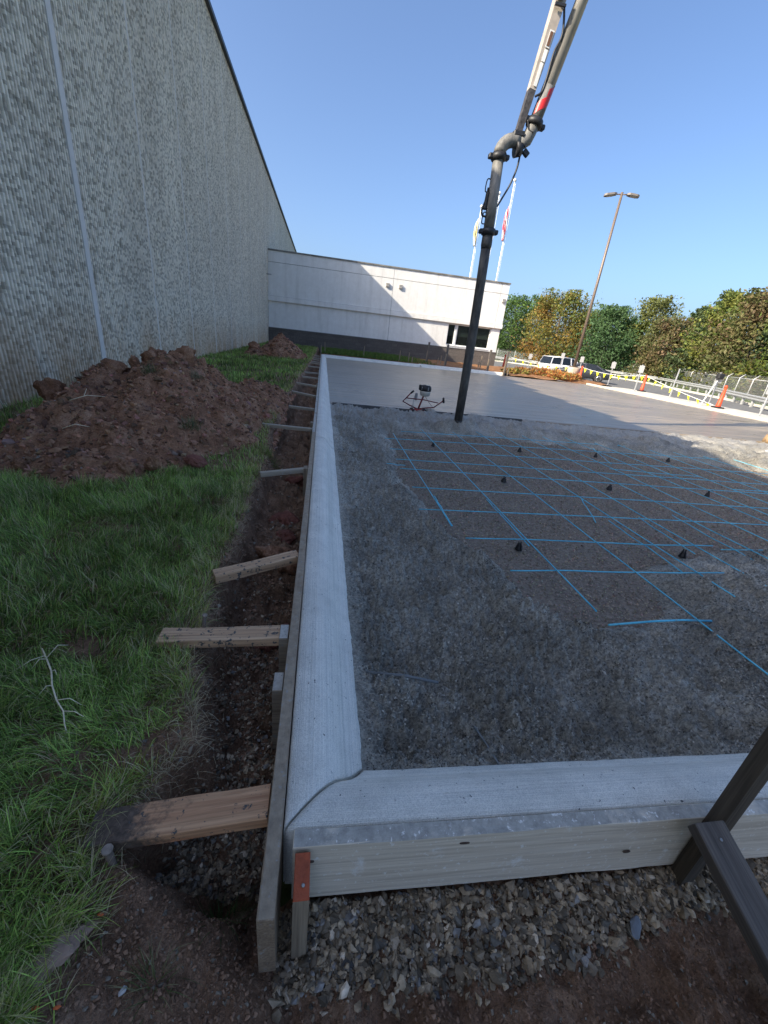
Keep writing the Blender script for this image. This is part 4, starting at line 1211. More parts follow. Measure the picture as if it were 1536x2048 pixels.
mb = MB(); mb.lathe([(0.108, 0.002), (0.11, 0.05), (0.09, 0.1), (0.05, 0.115)], (0, 0, 0), 18); mb.build('cowl', M_blk, en)
mb = MB(); mb.box((-0.11, 0.0, 0.06), (0.05, 0.08, 0.1), bev=0.012); mb.build('air_filter', M_blk, en)
mb = MB(); mb.lathe([(0.035, 0), (0.03, 0.015)], (0.02, -0.03, 0.105), 12); mb.build('starter_cap', M_white_pl, en)
for q in range(5):
    a_ = q * 1.25; mb = MB(); mb.box((0.104 * math.cos(a_), 0.104 * math.sin(a_), 0.05), (0.016, 0.016, 0.06)); mb.build('cooling_fin', MATS['grey_plastic'], en)
mb = MB(); mb.box((0.02, -0.01, 0.02), (0.16, 0.09, 0.05), bev=0.01); mb.build('exciter_housing', simple('red_housing', (0.28, 0.03, 0.03), 0.45), sc)
for sx_ in (-0.12, 0.13):
    w_ = link('guide_wheel', None, parent=sc, loc=(sx_, -0.06, 0.02))
    mb = MB(); mb.lathe([(0.03, -0.018), (0.046, -0.012), (0.046, 0.012), (0.03, 0.018)], (0, 0, 0), 14, Vector((0, 1, 0))); mb.build('tyre', M_blk, w_)
    mb = MB(); mb.lathe([(0.012, -0.024), (0.018, -0.02), (0.018, 0.02), (0.012, 0.024)], (0, 0, 0), 10, Vector((0, 1, 0))); mb.build('hub', M_redf, w_)

# ------------------------------------------------------------------ concrete pump boom with hanging hose
def hose_mat(name, c0, c1, rough=0.6):
    m, nt, b = new_mat(name)
    v = coords(nt, (6, 6, 2.2)); n = noise(nt, v, 2.2, 6, 0.7)
    c = ramp(nt, n, [(0.35, c0), (0.62, c1)]).outputs[0]
    nt.links.new(c, b.inputs['Base Color']); b.inputs['Roughness'].default_value = rough
    bump(nt, b, noise(nt, v, 14, 4, 0.7), 0.3, 0.006)
    return m
M_hose = hose_mat('worn_black_hose', (0.018, 0.018, 0.019), (0.09, 0.085, 0.075))
M_pipeg = hose_mat('cement_grey_pipe', (0.10, 0.098, 0.09), (0.23, 0.22, 0.2))
M_bpipe = simple('delivery_pipe', (0.36, 0.34, 0.3), 0.4, metal=0.35, var=0.2, scale=4)
M_boom = simple('boom_paint', (0.42, 0.36, 0.3), 0.5, var=0.25, scale=5)
M_boomd = simple('boom_dirty_steel', (0.06, 0.055, 0.055), 0.6, var=0.7, scale=20)
M_clamp = simple('clamp_black', (0.02, 0.02, 0.022), 0.5, var=0.4, scale=20)
M_decal_w = simple('white_decal', (0.75, 0.74, 0.7), 0.5)
M_decal_b = simple('brown_decal', (0.16, 0.08, 0.04), 0.5)
M_red = simple('red_stripe', (0.5, 0.02, 0.02), 0.4)
HY = 6.92
pb = thing('pump_boom', 'concrete pump boom with grey pipe and long hose hanging over the slab', 'boom', (2.405, HY, -0.10))
O = Vector((2.405, HY, -0.10))
def L_(x, z, y=HY): return Vector((x, y, z)) - O
hb = [L_(2.405, -0.10), L_(2.40, 0.6), L_(2.39, 1.4), L_(2.375, 2.1), L_(2.362, 2.52)]
mb = MB(); mb.tube(hb, 0.073, 20); mb.build('hose', M_hose, pb)
mb = MB(); mb.lathe([(0.076, 0), (0.078, 0.05), (0.073, 0.052)], L_(2.405, -0.104), 20); mb.build('hose_end_ring', M_clamp, pb)
mb = MB(); mb.tube([L_(2.362, 2.52), L_(2.36, 2.58), L_(2.356, 2.72)], [0.074, 0.082, 0.078], 20); mb.build('hose_coupling', M_hose, pb)
mb = MB(); mb.tube([L_(2.355, 2.72), L_(2.34, 3.1), L_(2.318, 3.6)], 0.077, 20); mb.build('steel_tail', M_pipeg, pb)
def clampring(c, ax, r):
    k = link('pipe_clamp', None, parent=pb)
    mb = MB(); mb.lathe([(r * 0.9, -0.04), (r * 1.25, -0.038), (r * 1.33, 0), (r * 1.25, 0.038), (r * 0.9, 0.04)], c, 20, ax); mb.build('ring', M_clamp, k)
    s = ax.cross(Vector((0, 1, 0))).normalized()
    for sg in (-1, 1):
        mb = MB(); mb.box(Vector(c) + s * sg * r * 1.45, (0.06, 0.08, 0.06), bev=0.01); mb.build('lug', M_clamp, k)
zax = Vector((-0.04, 0, 1)).normalized()
clampring(L_(2.356, 2.74), zax, 0.079)
clampring(L_(2.318, 3.62), zax, 0.082)
# two bends making the swivel
mb = MB()
cpt = []
for q in np.linspace(0, math.pi / 2, 8):
    cpt.append(L_(2.318 + 0.19 * (1 - math.cos(q)), 3.66 + 0.17 * math.sin(q)))
mb.tube(cpt + [L_(2.56, 3.83, HY)], 0.084, 18); mb.build('elbow', M_pipeg, pb)
mb = MB(); mb.tube([L_(2.53, 3.74), L_(2.62, 3.755)], [0.1, 0.085], 16); mb.build('swivel_plug', M_clamp, pb)
mb = MB()
q0 = L_(2.56, 3.83)
mb.tube([q0, L_(2.62, 3.82), L_(2.675, 3.86), L_(2.71, 3.95), L_(2.735, 4.03)], 0.08, 18); mb.build('elbow', M_pipeg, pb)
bdir = (L_(3.06, 5.31) - L_(2.75, 4.05)).normalized()
clampring(L_(2.742, 4.05), bdir, 0.088)
p_end = L_(2.742, 4.05) + bdir * 7.6
mb = MB(); mb.tube([L_(2.742, 4.05) + bdir * 0.03, p_end], 0.078, 18); mb.build('delivery_pipe', M_bpipe, pb)
# red and white warning tape wound round the pipe
for (s0, col_, nm) in ((0.05, M_pipeg, 'pale_band'),):
    mb = MB(); mb.tube([L_(2.742, 4.05) + bdir * 0.06, L_(2.742, 4.05) + bdir * 0.4], 0.0795, 18); mb.build(nm, col_, pb)
side = bdir.cross(Vector((0, 1, 0))).normalized(); bk = bdir.cross(side)
def helix(s0, turns, wdt, r, nm, mat, a0=0.2):
    V = []; n_ = 26
    for i in range(n_ + 1):
        t = i / n_; a = t * turns * 2 * math.pi + a0
        for w in (0, wdt):
            V.append(L_(2.742, 4.05) + bdir * (s0 + t * turns * 0.42 + w) + (side * math.cos(a) + bk * math.sin(a)) * r)
    link(nm, mesh_np(nm, np.array([v[:] for v in V]), [(2 * i, 2 * i + 1, 2 * i + 3, 2 * i + 2) for i in range(n_)]), mat, pb)
helix(0.06, 0.42, 0.13, 0.0815, 'red_stripe', M_red, 0.5)
helix(0.27, 0.3, 0.08, 0.0815, 'red_stripe', M_red, 1.6)
# square boom section
b0 = L_(2.535, 3.92); bd = (L_(2.755, 5.25) - b0).normalized()
def sec(c, hw, hd):
    sx = bd.cross(Vector((0, 1, 0))).normalized(); sy = bd.cross(sx)
    return [c + sx * a * hw + sy * b_ * hd for a, b_ in ((-1, -1), (1, -1), (1, 1), (-1, 1))]
mb = MB(); mb.loft([sec(b0, 0.04, 0.045), sec(b0 + bd * 0.45, 0.047, 0.052)], smooth=False); mb.build('boom_tip', M_boomd, pb)
mb = MB(); mb.loft([sec(b0 + bd * 0.452, 0.047, 0.052), sec(b0 + bd * 3.0, 0.10, 0.11)], smooth=False); mb.build('boom_arm', M_boom, pb)
mb = MB(); mb.loft([sec(b0 + bd * 3.002, 0.13, 0.16), sec(b0 + bd * 8.0, 0.24, 0.28)], smooth=False); mb.build('boom_arm', M_boom, pb)
mb = MB(); mb.box(b0 + bd * 3.0, (0.42, 0.42, 0.5), bev=0.05); mb.build('boom_joint', M_boomd, pb)
mb = MB(); mb.box(b0 - bd * 0.03, (0.16, 0.16, 0.07), bev=0.015); mb.build('boom_tip_flange', M_clamp, pb)
# decals on the camera side of the arm
sxv = bd.cross(Vector((0, 1, 0))).normalized()
def decal(s, ln, half, mat, off=0.0):
    hd = 0.052 + (0.11 - 0.052) * (s - 0.45) / 2.55
    c = b0 + bd * s + Vector((0, -1, 0)) * (hd + 0.006) + sxv * off
    R = Matrix((bd, sxv, bd.cross(sxv))).transposed()
    mb = MB(); mb.box(c, (ln, half * 2, 0.004), R); return mb.build('decal', mat, pb)
for s in (0.95, 1.62, 1.95):
    decal(s, 0.17, 0.03, M_decal_w, -0.012)
    o_ = decal(s, 0.14, 0.02, M_decal_b, -0.012); o_.location = (0, -0.004, 0)
    decal(s - 0.16, 0.12, 0.024, M_decal_w, -0.012)
decal(0.6, 0.24, 0.022, M_decal_w, -0.01)
mb = MB(); mb.box(b0 + bd * 1.36 + Vector((0, -0.11, 0)) + sxv * 0.03, (0.1, 0.06, 0.12), bev=0.01); mb.box(b0 + bd * 1.25 + Vector((0, -0.11, 0)), (0.14, 0.03, 0.025)); mb.build('bracket', M_clamp, pb)
# straps, hoses, handles
def cable(nm, pts, r, mat=M_clamp):
    # smooth through points
    P_ = [Vector(p) for p in pts]; out = []
    for i in range(len(P_) - 1):
        p0_, p1_, p2_, p3_ = P_[max(i - 1, 0)], P_[i], P_[i + 1], P_[min(i + 2, len(P_) - 1)]
        for t in np.linspace(0, 1, 6, endpoint=False):
            out.append(0.5 * ((2 * p1_) + (p2_ - p0_) * t + (2 * p0_ - 5 * p1_ + 4 * p2_ - p3_) * t * t + (3 * p1_ - p0_ - 3 * p2_ + p3_) * t ** 3))
    out.append(P_[-1])
    mb = MB(); mb.tube(out, r, 7); mb.build(nm, mat, pb)
cable('safety_strap', [L_(2.62, 3.74), L_(2.615, 3.55), L_(2.56, 3.35), L_(2.47, 3.16), L_(2.42, 3.06)], 0.013)
cable('air_hose', [L_(2.68, 5.6, HY - 0.05), L_(2.86, 5.0, HY - 0.05), L_(2.80, 4.75, HY - 0.05), L_(2.77, 4.5, HY - 0.05), L_(2.74, 4.36, HY - 0.05), L_(2.66, 4.3, HY - 0.05)], 0.014)
cable('air_hose', [L_(2.62, 4.05, HY - 0.05), L_(2.66, 3.95, HY - 0.06), L_(2.72, 3.92, HY - 0.08)], 0.012)
cable('strap_loop', [L_(2.245, 3.26), L_(2.23, 3.1), L_(2.2, 3.0), L_(2.22, 2.93), L_(2.27, 2.92)], 0.014)
cable('strap_roll', [L_(2.25, 3.2), L_(2.245, 3.1), L_(2.24, 3.0)], 0.028)
cable('handle', [L_(2.26, 3.36), L_(2.21, 3.35), L_(2.205, 3.22), L_(2.25, 3.21)], 0.008)
cable('handle', [L_(2.28, 2.97), L_(2.235, 2.96), L_(2.23, 2.84), L_(2.275, 2.83)], 0.008)
mb = MB(); mb.box(L_(2.70, 3.72), (0.09, 0.05, 0.07), Matrix.Rotation(0.6, 3, 'Y'), bev=0.008); mb.build('hook_block', M_clamp, pb)
mb = MB(); mb.box(L_(2.665, 3.83), (0.04, 0.14, 0.15), Matrix.Rotation(0.5, 3, 'Y'), bev=0.01); mb.build('flange_plate', M_clamp, pb)

# ------------------------------------------------------------------ soil piles
def clods(name, hf, region, n, smin, smax, seed, parent, mat):
    r = np.random.default_rng(seed)
    xx = r.uniform(region[0], region[1], n * 6); yy = r.uniform(region[2], region[3], n * 6)
    hh = hf(xx, yy); g0 = ground_h(xx, yy)
    ok = np.where(hh - g0 > 0.0)[0][:n]
    P = np.column_stack([xx[ok], yy[ok], hh[ok]])
    sz = smin * (smax / smin) ** (r.uniform(0, 1, len(P)) ** 2.2)
    c = np.where(r.uniform(0, 1, (len(P), 1)) < 0.95, np.array([[0.28, 0.145, 0.088]]), np.array([[0.24, 0.17, 0.13]])) * r.uniform(0.35, 1.6, (len(P), 1)) * (1 + r.normal(0, 0.07, (len(P), 3)))
    return P, sz, np.clip(c, 0.01, 1)
def pile1(x, y):
    def cone(cx, cy, rx, ry, h, ang=0, p=1.25):
        dx, dy = x - cx, y - cy
        ca, sa = math.cos(ang), math.sin(ang)
        u = (dx * ca + dy * sa) / rx; v = (-dx * sa + dy * ca) / ry
        rr = np.sqrt(u * u + v * v) * (1 + 0.22 * fbm(x * 1.7, y * 1.7, 601, 3))
        return h * (1 - np.clip(rr, 0, 1.4) ** p)
    h = np.maximum.reduce([cone(-1.75, 5.35, 1.08, 2.2, 0.80), cone(-2.36, 5.05, 0.66, 1.8, 0.64), cone(-1.1, 6.7, 0.55, 1.7, 0.34), cone(-1.85, 4.0, 0.85, 0.95, 0.26), cone(-2.45, 3.75, 0.4, 0.6, 0.13)])
    h = np.interp(y, LZ_Y, LZ_Z) + h
    lum = 0.10 * (0.5 - worley(x * 4.2, y * 4.2, 611)) + 0.055 * (0.5 - worley(x * 10, y * 10, 613)) + 0.03 * (0.5 - worley(x * 26, y * 26, 615)) + 0.09 * fbm(x * 3, y * 3, 617, 4)
    return h + lum * sstep(-0.15, 0.15, h + 0.1)
def pile2(x, y):
    dx, dy = (x + 1.65) / 1.0, (y - 17.9) / 1.5
    rr = np.sqrt(dx * dx + dy * dy) * (1 + 0.3 * fbm(x * 1.8, y * 1.8, 651, 3))
    h = 0.85 * (1 - np.clip(rr, 0, 1.4) ** 1.2)
    dx2, dy2 = (x + 2.5) / 0.5, (y - 17.3) / 0.9
    h = np.maximum(h, 0.36 * (1 - np.clip(np.sqrt(dx2 ** 2 + dy2 ** 2), 0, 1.4) ** 1.2)) - 0.02
    return h + 0.12 * (0.5 - worley(x * 4, y * 4, 655)) + 0.08 * fbm(x * 3, y * 3, 657, 4)
def pile(name, hf, x0, x1, y0, y1, step, label, seed, nclod, smin, smax, big, mat):
    t = thing(name, label, 'soil pile', ((x0 + x1) / 2, (y0 + y1) / 2, -0.1))
    xs = np.arange(x0, x1, step); ys = np.arange(y0, y1, step * 1.5)
    X, Y = np.meshgrid(xs, ys); Z = hf(X, Y)
    Gh = ground_h(X, Y)
    q = grid_quads(len(xs), len(ys))
    kp = (Z > Gh - 0.04).reshape(-1)
    q = q[kp[q].any(1)]
    V = np.stack([X, Y, np.maximum(Z, Gh - 0.06)], -1).reshape(-1, 3) - np.array(t.location)
    link('heap', mesh_np('heap', V, q, smooth=True), mat, t)
    P, sz, c = clods('clods', hf, (x0, x1, y0, y1), nclod, smin, smax, seed, t, mat)
    link('clods', stones_mesh('clods', P - np.array(t.location), sz, c, seed, npts=14), attr_mat('clod_soil', 0.95, bmp=1.0, bscale=50, mul=30), t, kind='stuff')
    for i, (x, y, z, r_) in enumerate(big):
        lump('clod', r_ * (0.72 if r_ > 0.09 else 0.8), seed + i, mat, t, sub=4, stretch=(1.15, 0.9, 0.75), rough=0.8, fine=0.2, loc=Vector((x, y, z)) - t.location, rot=(0.3 * i, 0.2 * i, i * 1.1))
    return t
BIG = [(-2.32, 5.15, 0.50, 0.17), (-2.52, 5.2, 0.42, 0.14), (-1.92, 5.35, 0.63, 0.16), (-1.68, 5.5, 0.66, 0.17), (-1.5, 5.55, 0.56, 0.12), (-2.1, 5.2, 0.56, 0.1), (-2.9, 5.0, 0.22, 0.17), (-0.95, 5.35, 0.10, 0.13), (-1.25, 4.4, 0.16, 0.08), (-2.3, 3.55, -0.0, 0.07), (-1.5, 3.3, -0.02, 0.075), (-1.35, 3.4, 0.0, 0.065), (-1.62, 3.3, -0.02, 0.06), (-2.0, 3.25, -0.03, 0.06), (-2.25, 3.3, -0.03, 0.055), (-1.85, 4.2, 0.25, 0.08), (-1.45, 4.3, 0.25, 0.07), (-2.2, 4.3, 0.25, 0.07), (-1.3, 5.0, 0.35, 0.08), (-2.5, 4.0, 0.08, 0.07), (-1.75, 3.6, 0.08, 0.06), (-2.6, 3.5, -0.03, 0.06)]
pile('soil_pile', pile1, -3.25, -0.5, 2.95, 8.4, 0.02, 'large pile of red-brown clods on the lawn against the ribbed wall', 71, 11000, 0.008, 0.05, BIG, M_clay)
pile('soil_pile', pile2, -3.1, -0.55, 16.2, 19.8, 0.04, 'smaller red-brown soil pile near the office wing', 73, 900, 0.03, 0.09, [(-2.6, 17.3, 0.3, 0.22), (-1.3, 17.3, 0.35, 0.15), (-1.9, 17.2, 0.4, 0.14)], M_clay)
lump('red_rock', 0.075, 301, M_redrock, None, 3, (1.3, 0.9, 0.7), label='red stone at the front foot of the near soil pile', cat='stone', loc=(-1.06, 3.62, -0.02), rot=(0.2, 0.3, 0.5))

# rocks lying in the trench
for i, (x, y, r_, st_, l) in enumerate([(-0.235, 3.06, 0.095, (1, 0.9, 0.7), 'rounded red rock in the trench beside the fourth brace'), (-0.215, 2.75, 0.07, (1.0, 0.9, 0.6), 'red rock in the trench between the third and fourth braces, the middle one'), (-0.225, 2.36, 0.13, (1.0, 1.0, 0.6), 'broad crumbly red rock in the trench just beyond the slanting brace'), (-0.2, 3.95, 0.09, (1.2, 0.8, 0.6), 'red rock in the trench beyond the fourth brace'), (-0.2, 1.72, 0.085, (1, 0.9, 0.6), 'red lump in the trench just nearer than the slanting brace')]):
    lump('trench_rock', r_, 320 + i, M_redrock if i != 2 else M_clay, None, 4, st_, 0.7, 0.12, label=l, cat='rock', loc=(x, y, float(ground_h(x, y)) + r_ * 0.3), rot=(0.2 * i, 0.1, i))
M_slate = simple('brown_flat_stone', (0.3, 0.2, 0.145), 0.85, var=0.3, scale=14, bmp=0.6, bscale=40)
lump('flat_stone', 0.036, 340, M_slate, None, 3, (1.35, 0.6, 0.4), 0.7, 0.3, label='flat brown stone lying in the grass at the lower left', cat='stone', loc=(-0.495, 0.478, -0.09), rot=(0.15, 0.1, 0.75))
M_blue = simple('blue_grey_stone', (0.17, 0.185, 0.205), 0.6, var=0.25, scale=20, bmp=0.3)
lump('slate_chip', 0.018, 343, M_blue, None, 2, (1.4, 0.8, 0.35), 0.5, 0.05, label='large blue-grey slate chip at the edge of the front gravel', cat='stone', loc=(0.905, 0.44, -0.245), rot=(0.3, -0.2, 0.8))
lump('pale_pebble', 0.006, 344, simple('pale_stone', (0.5, 0.48, 0.46), 0.7), None, 2, (1.4, 0.9, 0.7), 0.4, 0.05, label='small pale pebble on the bare soil at the bottom left', cat='stone', loc=(-0.355, 0.425, float(ground_h(-0.355, 0.425)) + 0.004), rot=(0.3, -0.2, 0.8))

# ------------------------------------------------------------------ gravel
r = np.random.default_rng(99)
def gravel_cols(n):
    base = np.array([[0.33, 0.245, 0.155], [0.22, 0.17, 0.115], [0.4, 0.305, 0.2], [0.2, 0.175, 0.14], [0.55, 0.44, 0.32], [0.24, 0.22, 0.2]])
    w = r.choice(6, n, p=[0.34, 0.26, 0.2, 0.1, 0.06, 0.04])
    return base[w] * r.uniform(0.3, 1.45, (n, 1))
def ylow(x): return np.interp(x, [-0.1, 0.1, 0.4, 0.8, 1.0, 1.1, 1.6, 2.5], [0.43, 0.41, 0.385, 0.41, 0.455, 0.475, 0.49, 0.49])
n = 9000
xx = -0.05 + 2.4 * r.uniform(0, 1, n) ** 1.3; yf = KY - FT - 0.019 * xx
yl = ylow(xx) - 0.04 * r.uniform(0, 1, n) ** 3
yy = yl + (yf - yl) * r.uniform(0, 1, n) ** 0.9
ly = r.uniform(0, 1, n)
sz = 0.0045 + 0.0145 * r.uniform(0, 1, n) ** 2.6
sz = np.where(r.uniform(0, 1, n) < 0.07, r.uniform(0.015, 0.023, n), sz)
zz = ground_h(xx, yy) + 0.004 + 0.012 * ly - sz * 0.2
Pf = np.column_stack([xx, yy, zz]); Sf = sz
n = 5200
yy = 0.68 * (5.2 / 0.68) ** (r.uniform(0, 1, n) ** 1.5)
xx = r.uniform(-0.40, -0.095, n)
ok = (r.uniform(0, 1, n) < np.interp(yy, [0.6, 1.5, 1.75, 2.4, 5], [1, 1, 0.4, 0.3, 0.25])) & (xx > edge_x(yy) + 0.06 + 0.03 * r.normal(size=n))
xx, yy = xx[ok], yy[ok]; n = len(xx)
sz = 0.005 + 0.011 * r.uniform(0, 1, n) ** 2.0
zz = ground_h(xx, yy) + 0.003 + 0.008 * r.uniform(0, 1, n) - sz * 0.2
Pt = np.column_stack([xx, yy, zz]); St = sz
Pall = np.concatenate([Pf, Pt]); Sall = np.concatenate([Sf, St])
link('gravel', stones_mesh('gravel', Pall, Sall, gravel_cols(len(Pall)), 17, npts=10), M_gravel, label='grey-brown crushed gravel below the forms and in the trench', cat='gravel', kind='stuff')
# crumbs of soil and small stones on the bare earth
n = 30000
xx = np.concatenate([r.uniform(-0.75, 1.5, n // 2), r.uniform(-0.75, -0.1, n // 2)])
yy = np.concatenate([r.uniform(0.22, 0.62, n // 2), 0.4 * (6 / 0.4) ** r.uniform(0, 1, n // 2)])
ok = ~((xx > -0.03) & (yy > ylow(xx) + 0.03))
xx, yy = xx[ok], yy[ok]; n = len(xx)
sz = (0.002 + 0.0095 * r.uniform(0, 1, n) ** 3.2) * np.clip(yy, 0.75, 2.0)
c = np.where(r.uniform(0, 1, (n, 1)) < 0.9, np.array([[0.24, 0.142, 0.088]]), np.array([[0.25, 0.21, 0.16]])) * r.uniform(0.6, 1.4, (n, 1))
link('soil_crumbs', stones_mesh('soil_crumbs', np.column_stack([xx, yy, ground_h(xx, yy) + sz * 0.3]), sz, c, 19, npts=9), attr_mat('crumbs', 0.95, bmp=0.6, mul=60), label='crumbs of earth and small stones on the bare soil', cat='soil', kind='stuff')

# ------------------------------------------------------------------ grass
def blades(name, P, length, width, az, lean, col, seed, nseg=4):
    """bent tapering blades rooted at P"""
    r = np.random.default_rng(seed); n = len(P)
    d = np.stack([np.cos(az), np.sin(az), np.zeros(n)], -1)
    sd = np.stack([-np.sin(az), np.cos(az), np.zeros(n)], -1)
    tw = r.normal(0, 0.5, n)
    sd = sd * np.cos(tw)[:, None] + d * np.sin(tw)[:, None]
    pos = P.copy(); rows = []
    ang = lean * 0.25
    seg = length / nseg
    for i in range(nseg + 1):
        t = i / nseg
        w = width * np.clip(1.05 - t ** 1.6, 0.04, 1) * 0.5
        rows.append(pos - sd * w[:, None]); rows.append(pos + sd * w[:, None])
        a = np.clip(ang + lean * (0.4 + 1.1 * t), 0, 2.1)
        pos = pos + (d * np.sin(a)[:, None] + np.array([0, 0, 1.0]) * np.cos(a)[:, None]) * seg[:, None]
    V = np.stack(rows, 1)
    m = 2 * (nseg + 1)
    base = (np.arange(n) * m)[:, None, None]
    q = np.array([[2 * i, 2 * i + 1, 2 * i + 3, 2 * i + 2] for i in range(nseg)])[None] + base
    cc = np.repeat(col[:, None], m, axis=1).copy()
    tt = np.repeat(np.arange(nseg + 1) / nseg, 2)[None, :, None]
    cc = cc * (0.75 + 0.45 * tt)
    return mesh_np(name, V.reshape(-1, 3), q.reshape(-1, 4), smooth=True, col=cc.reshape(-1, 3))
M_grass = attr_mat('grass_blades', 0.55, trans=0.3, spec=0.35)
def lawn_mask(x, y):
    """probability that grass grows here"""
    xe = edge_x(y)
    p = sstep(0.02, -0.06, x - xe)
    p = p * (1 - 0.9 * sstep(0.66, 0.5, y) * sstep(-0.52, -0.36, x))
    for (cx, cy, rx, ry) in ((-0.52, 0.885, 0.17, 0.055), (-0.89, 1.38, 0.07, 0.06), (-0.42, 0.95, 0.1, 0.07), (-0.34, 0.42, 0.15, 0.12), (-0.55, 0.44, 0.07, 0.04)):
        p = p * (1 - 0.93 * np.exp(-(((x - cx) / rx) ** 2 + ((y - cy) / ry) ** 2) ** 2))
    p = p * (pile1(x, y) < ground_h(x, y) + 0.02) * (pile2(x, y) < ground_h(x, y) + 0.03)
    p = p * (0.75 + 0.8 * fbm(x * 5, y * 5, 701, 3)).clip(0.25, 1)
    return p
def grow(n, xr, yr, lpow, lmin, lmax, wmin, wmax, seed, leanm, dry=0.16):
    r = np.random.default_rng(seed)
    yy = yr[0] * (yr[1] / yr[0]) ** r.uniform(0, 1, n) if lpow else r.uniform(*yr, n)
    xx = r.uniform(*xr, n)
    ok = (r.uniform(0, 1, n) < lawn_mask(xx, yy)) & (xx > -(0.62 + 0.80 * yy) - 0.15) & (xx > WX0 + 0.02)
    xx, yy = xx[ok], yy[ok]; n = len(xx)
    P = np.column_stack([xx, yy, ground_h(xx, yy) - 0.006])
    # tufts share a direction
    fld = 2 * np.pi * (fbm(xx * 2.2, yy * 2.2, seed + 3, 2) * 1.6) + 2 * np.pi * fbm(xx * 14, yy * 14, seed + 5, 2) * 0.8
    az = fld + r.normal(0, 0.7, n)
    ln = r.uniform(lmin, lmax, n) * (0.75 + 0.9 * (fbm(xx * 3, yy * 3, seed + 7, 2) + 0.3).clip(0, 1))
    lean = np.abs(r.normal(leanm, 0.35, n))
    xe = edge_x(yy)
    edge = sstep(-0.22, -0.02, xx - xe)
    g = r.uniform(0, 1, (n, 1))
    tone = (fbm(xx * 1.6, yy * 1.6, seed + 9, 3) + 0.5).clip(0, 1)[:, None]
    green = np.array([[0.055, 0.095, 0.02]]) * (1 - g) + np.array([[0.135, 0.185, 0.042]]) * g
    green = green * (0.5 + 1.0 * tone) * 2.3
    yel = np.array([[0.4, 0.41, 0.09]]); straw = np.array([[0.62, 0.5, 0.31]])
    col = green * (0.35 + 1.35 * r.uniform(0, 1, (n, 1)) ** 1.5)
    yk = ((r.uniform(0, 1, (n, 1)) < 0.10 + 0.35 * edge[:, None]) * r.uniform(0.3, 1, (n, 1)))
    col = col * (1 - yk) + yel * yk
    sk = (r.uniform(0, 1, (n, 1)) < dry + 0.25 * edge[:, None]) * r.uniform(0.5, 1, (n, 1))
    col = col * (1 - sk) + straw * sk
    return P, ln, r.uniform(wmin, wmax, n), az, lean, col
parts_ = [grow(60000, (-1.4, -0.3), (0.34, 1.3), True, 0.04, 0.105, 0.0017, 0.0034, 801, 0.85),
          grow(190000, (-3.4, -0.3), (1.1, 3.6), False, 0.04, 0.10, 0.0024, 0.0044, 803, 0.75),
          grow(60000, (-3.66, -0.4), (3.3, 9.0), False, 0.05, 0.10, 0.004, 0.008, 811, 0.5),
          grow(42000, (-3.66, -0.35), (8.6, 30.4), False, 0.06, 0.11, 0.012, 0.022, 821, 0.45, 0.05)]
P = np.concatenate([p[0] for p in parts_]); A = [np.concatenate([p[i] for p in parts_]) for i in range(1, 6)]
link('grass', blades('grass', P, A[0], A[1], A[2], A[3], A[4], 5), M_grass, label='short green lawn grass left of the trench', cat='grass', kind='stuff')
# dead grass hanging over the bank
r = np.random.default_rng(77)
n = 2600
yy = 0.62 * (6 / 0.62) ** r.uniform(0, 1, n); xx = edge_x(yy) + r.normal(-0.01, 0.03, n)
P = np.column_stack([xx, yy, ground_h(xx, yy)])
c = np.array([[0.6, 0.48, 0.3]]) * r.uniform(0.4, 1.2, (n, 1))
link('dead_grass', blades('dead_grass', P, r.uniform(0.03, 0.09, n), r.uniform(0.001, 0.002, n), r.normal(0, 1.0, n), np.abs(r.normal(1.1, 0.4, n)), c, 9), M_grass, label='dry straw-coloured grass hanging over the trench edge', cat='grass', kind='stuff')
# distinct tufts
def tuft(x, y, n, l0, l1, colr, label, seed, spread=0.05, w=0.003):
    r = np.random.default_rng(seed)
    xx = x + r.normal(0, spread, n); yy = y + r.normal(0, spread, n)
    P = np.column_stack([xx, yy, ground_h(xx, yy) - 0.005]) - np.array([x, y, float(ground_h(x, y))])
    c = np.array(colr)[r.integers(0, len(colr), n)] * r.uniform(0.7, 1.2, (n, 1))
    az = np.arctan2(yy - y, xx - x) + r.normal(0, 0.5, n)
    me = blades('grass_tuft', P, r.uniform(l0, l1, n), np.full(n, w), az, np.abs(r.normal(0.7, 0.3, n)), c, seed)
    return link('grass_tuft', me, M_grass, label=label, cat='grass tuft', kind='stuff', loc=(x, y, float(ground_h(x, y))))
tuft(-0.53, 4.35, 420, 0.06, 0.15, [(0.25, 0.27, 0.06), (0.32, 0.25, 0.1), (0.12, 0.2, 0.04)], 'yellow-green grass tuft at the trench edge by the fourth brace', 31, 0.06)
tuft(-0.505, 1.27, 160, 0.03, 0.07, [(0.42, 0.1, 0.03), (0.35, 0.13, 0.04), (0.16, 0.17, 0.04)], 'orange-painted grass tuft below the second brace', 33, 0.022, 0.0022)
tuft(-0.50, 0.79, 110, 0.05, 0.10, [(0.3, 0.3, 0.05), (0.2, 0.25, 0.05)], 'yellow grass tuft on the bare patch above the nearest brace', 35, 0.035, 0.0028)
tuft(-0.30, 0.435, 60, 0.04, 0.09, [(0.12, 0.16, 0.05), (0.3, 0.28, 0.14)], 'thin grass tuft on bare soil at the bottom of the picture', 37, 0.02, 0.0022)
tuft(-0.215, 0.60, 140, 0.05, 0.10, [(0.06, 0.12, 0.03), (0.09, 0.14, 0.04)], 'dark grass tuft down in the hole under the nearest brace', 39, 0.035, 0.002)
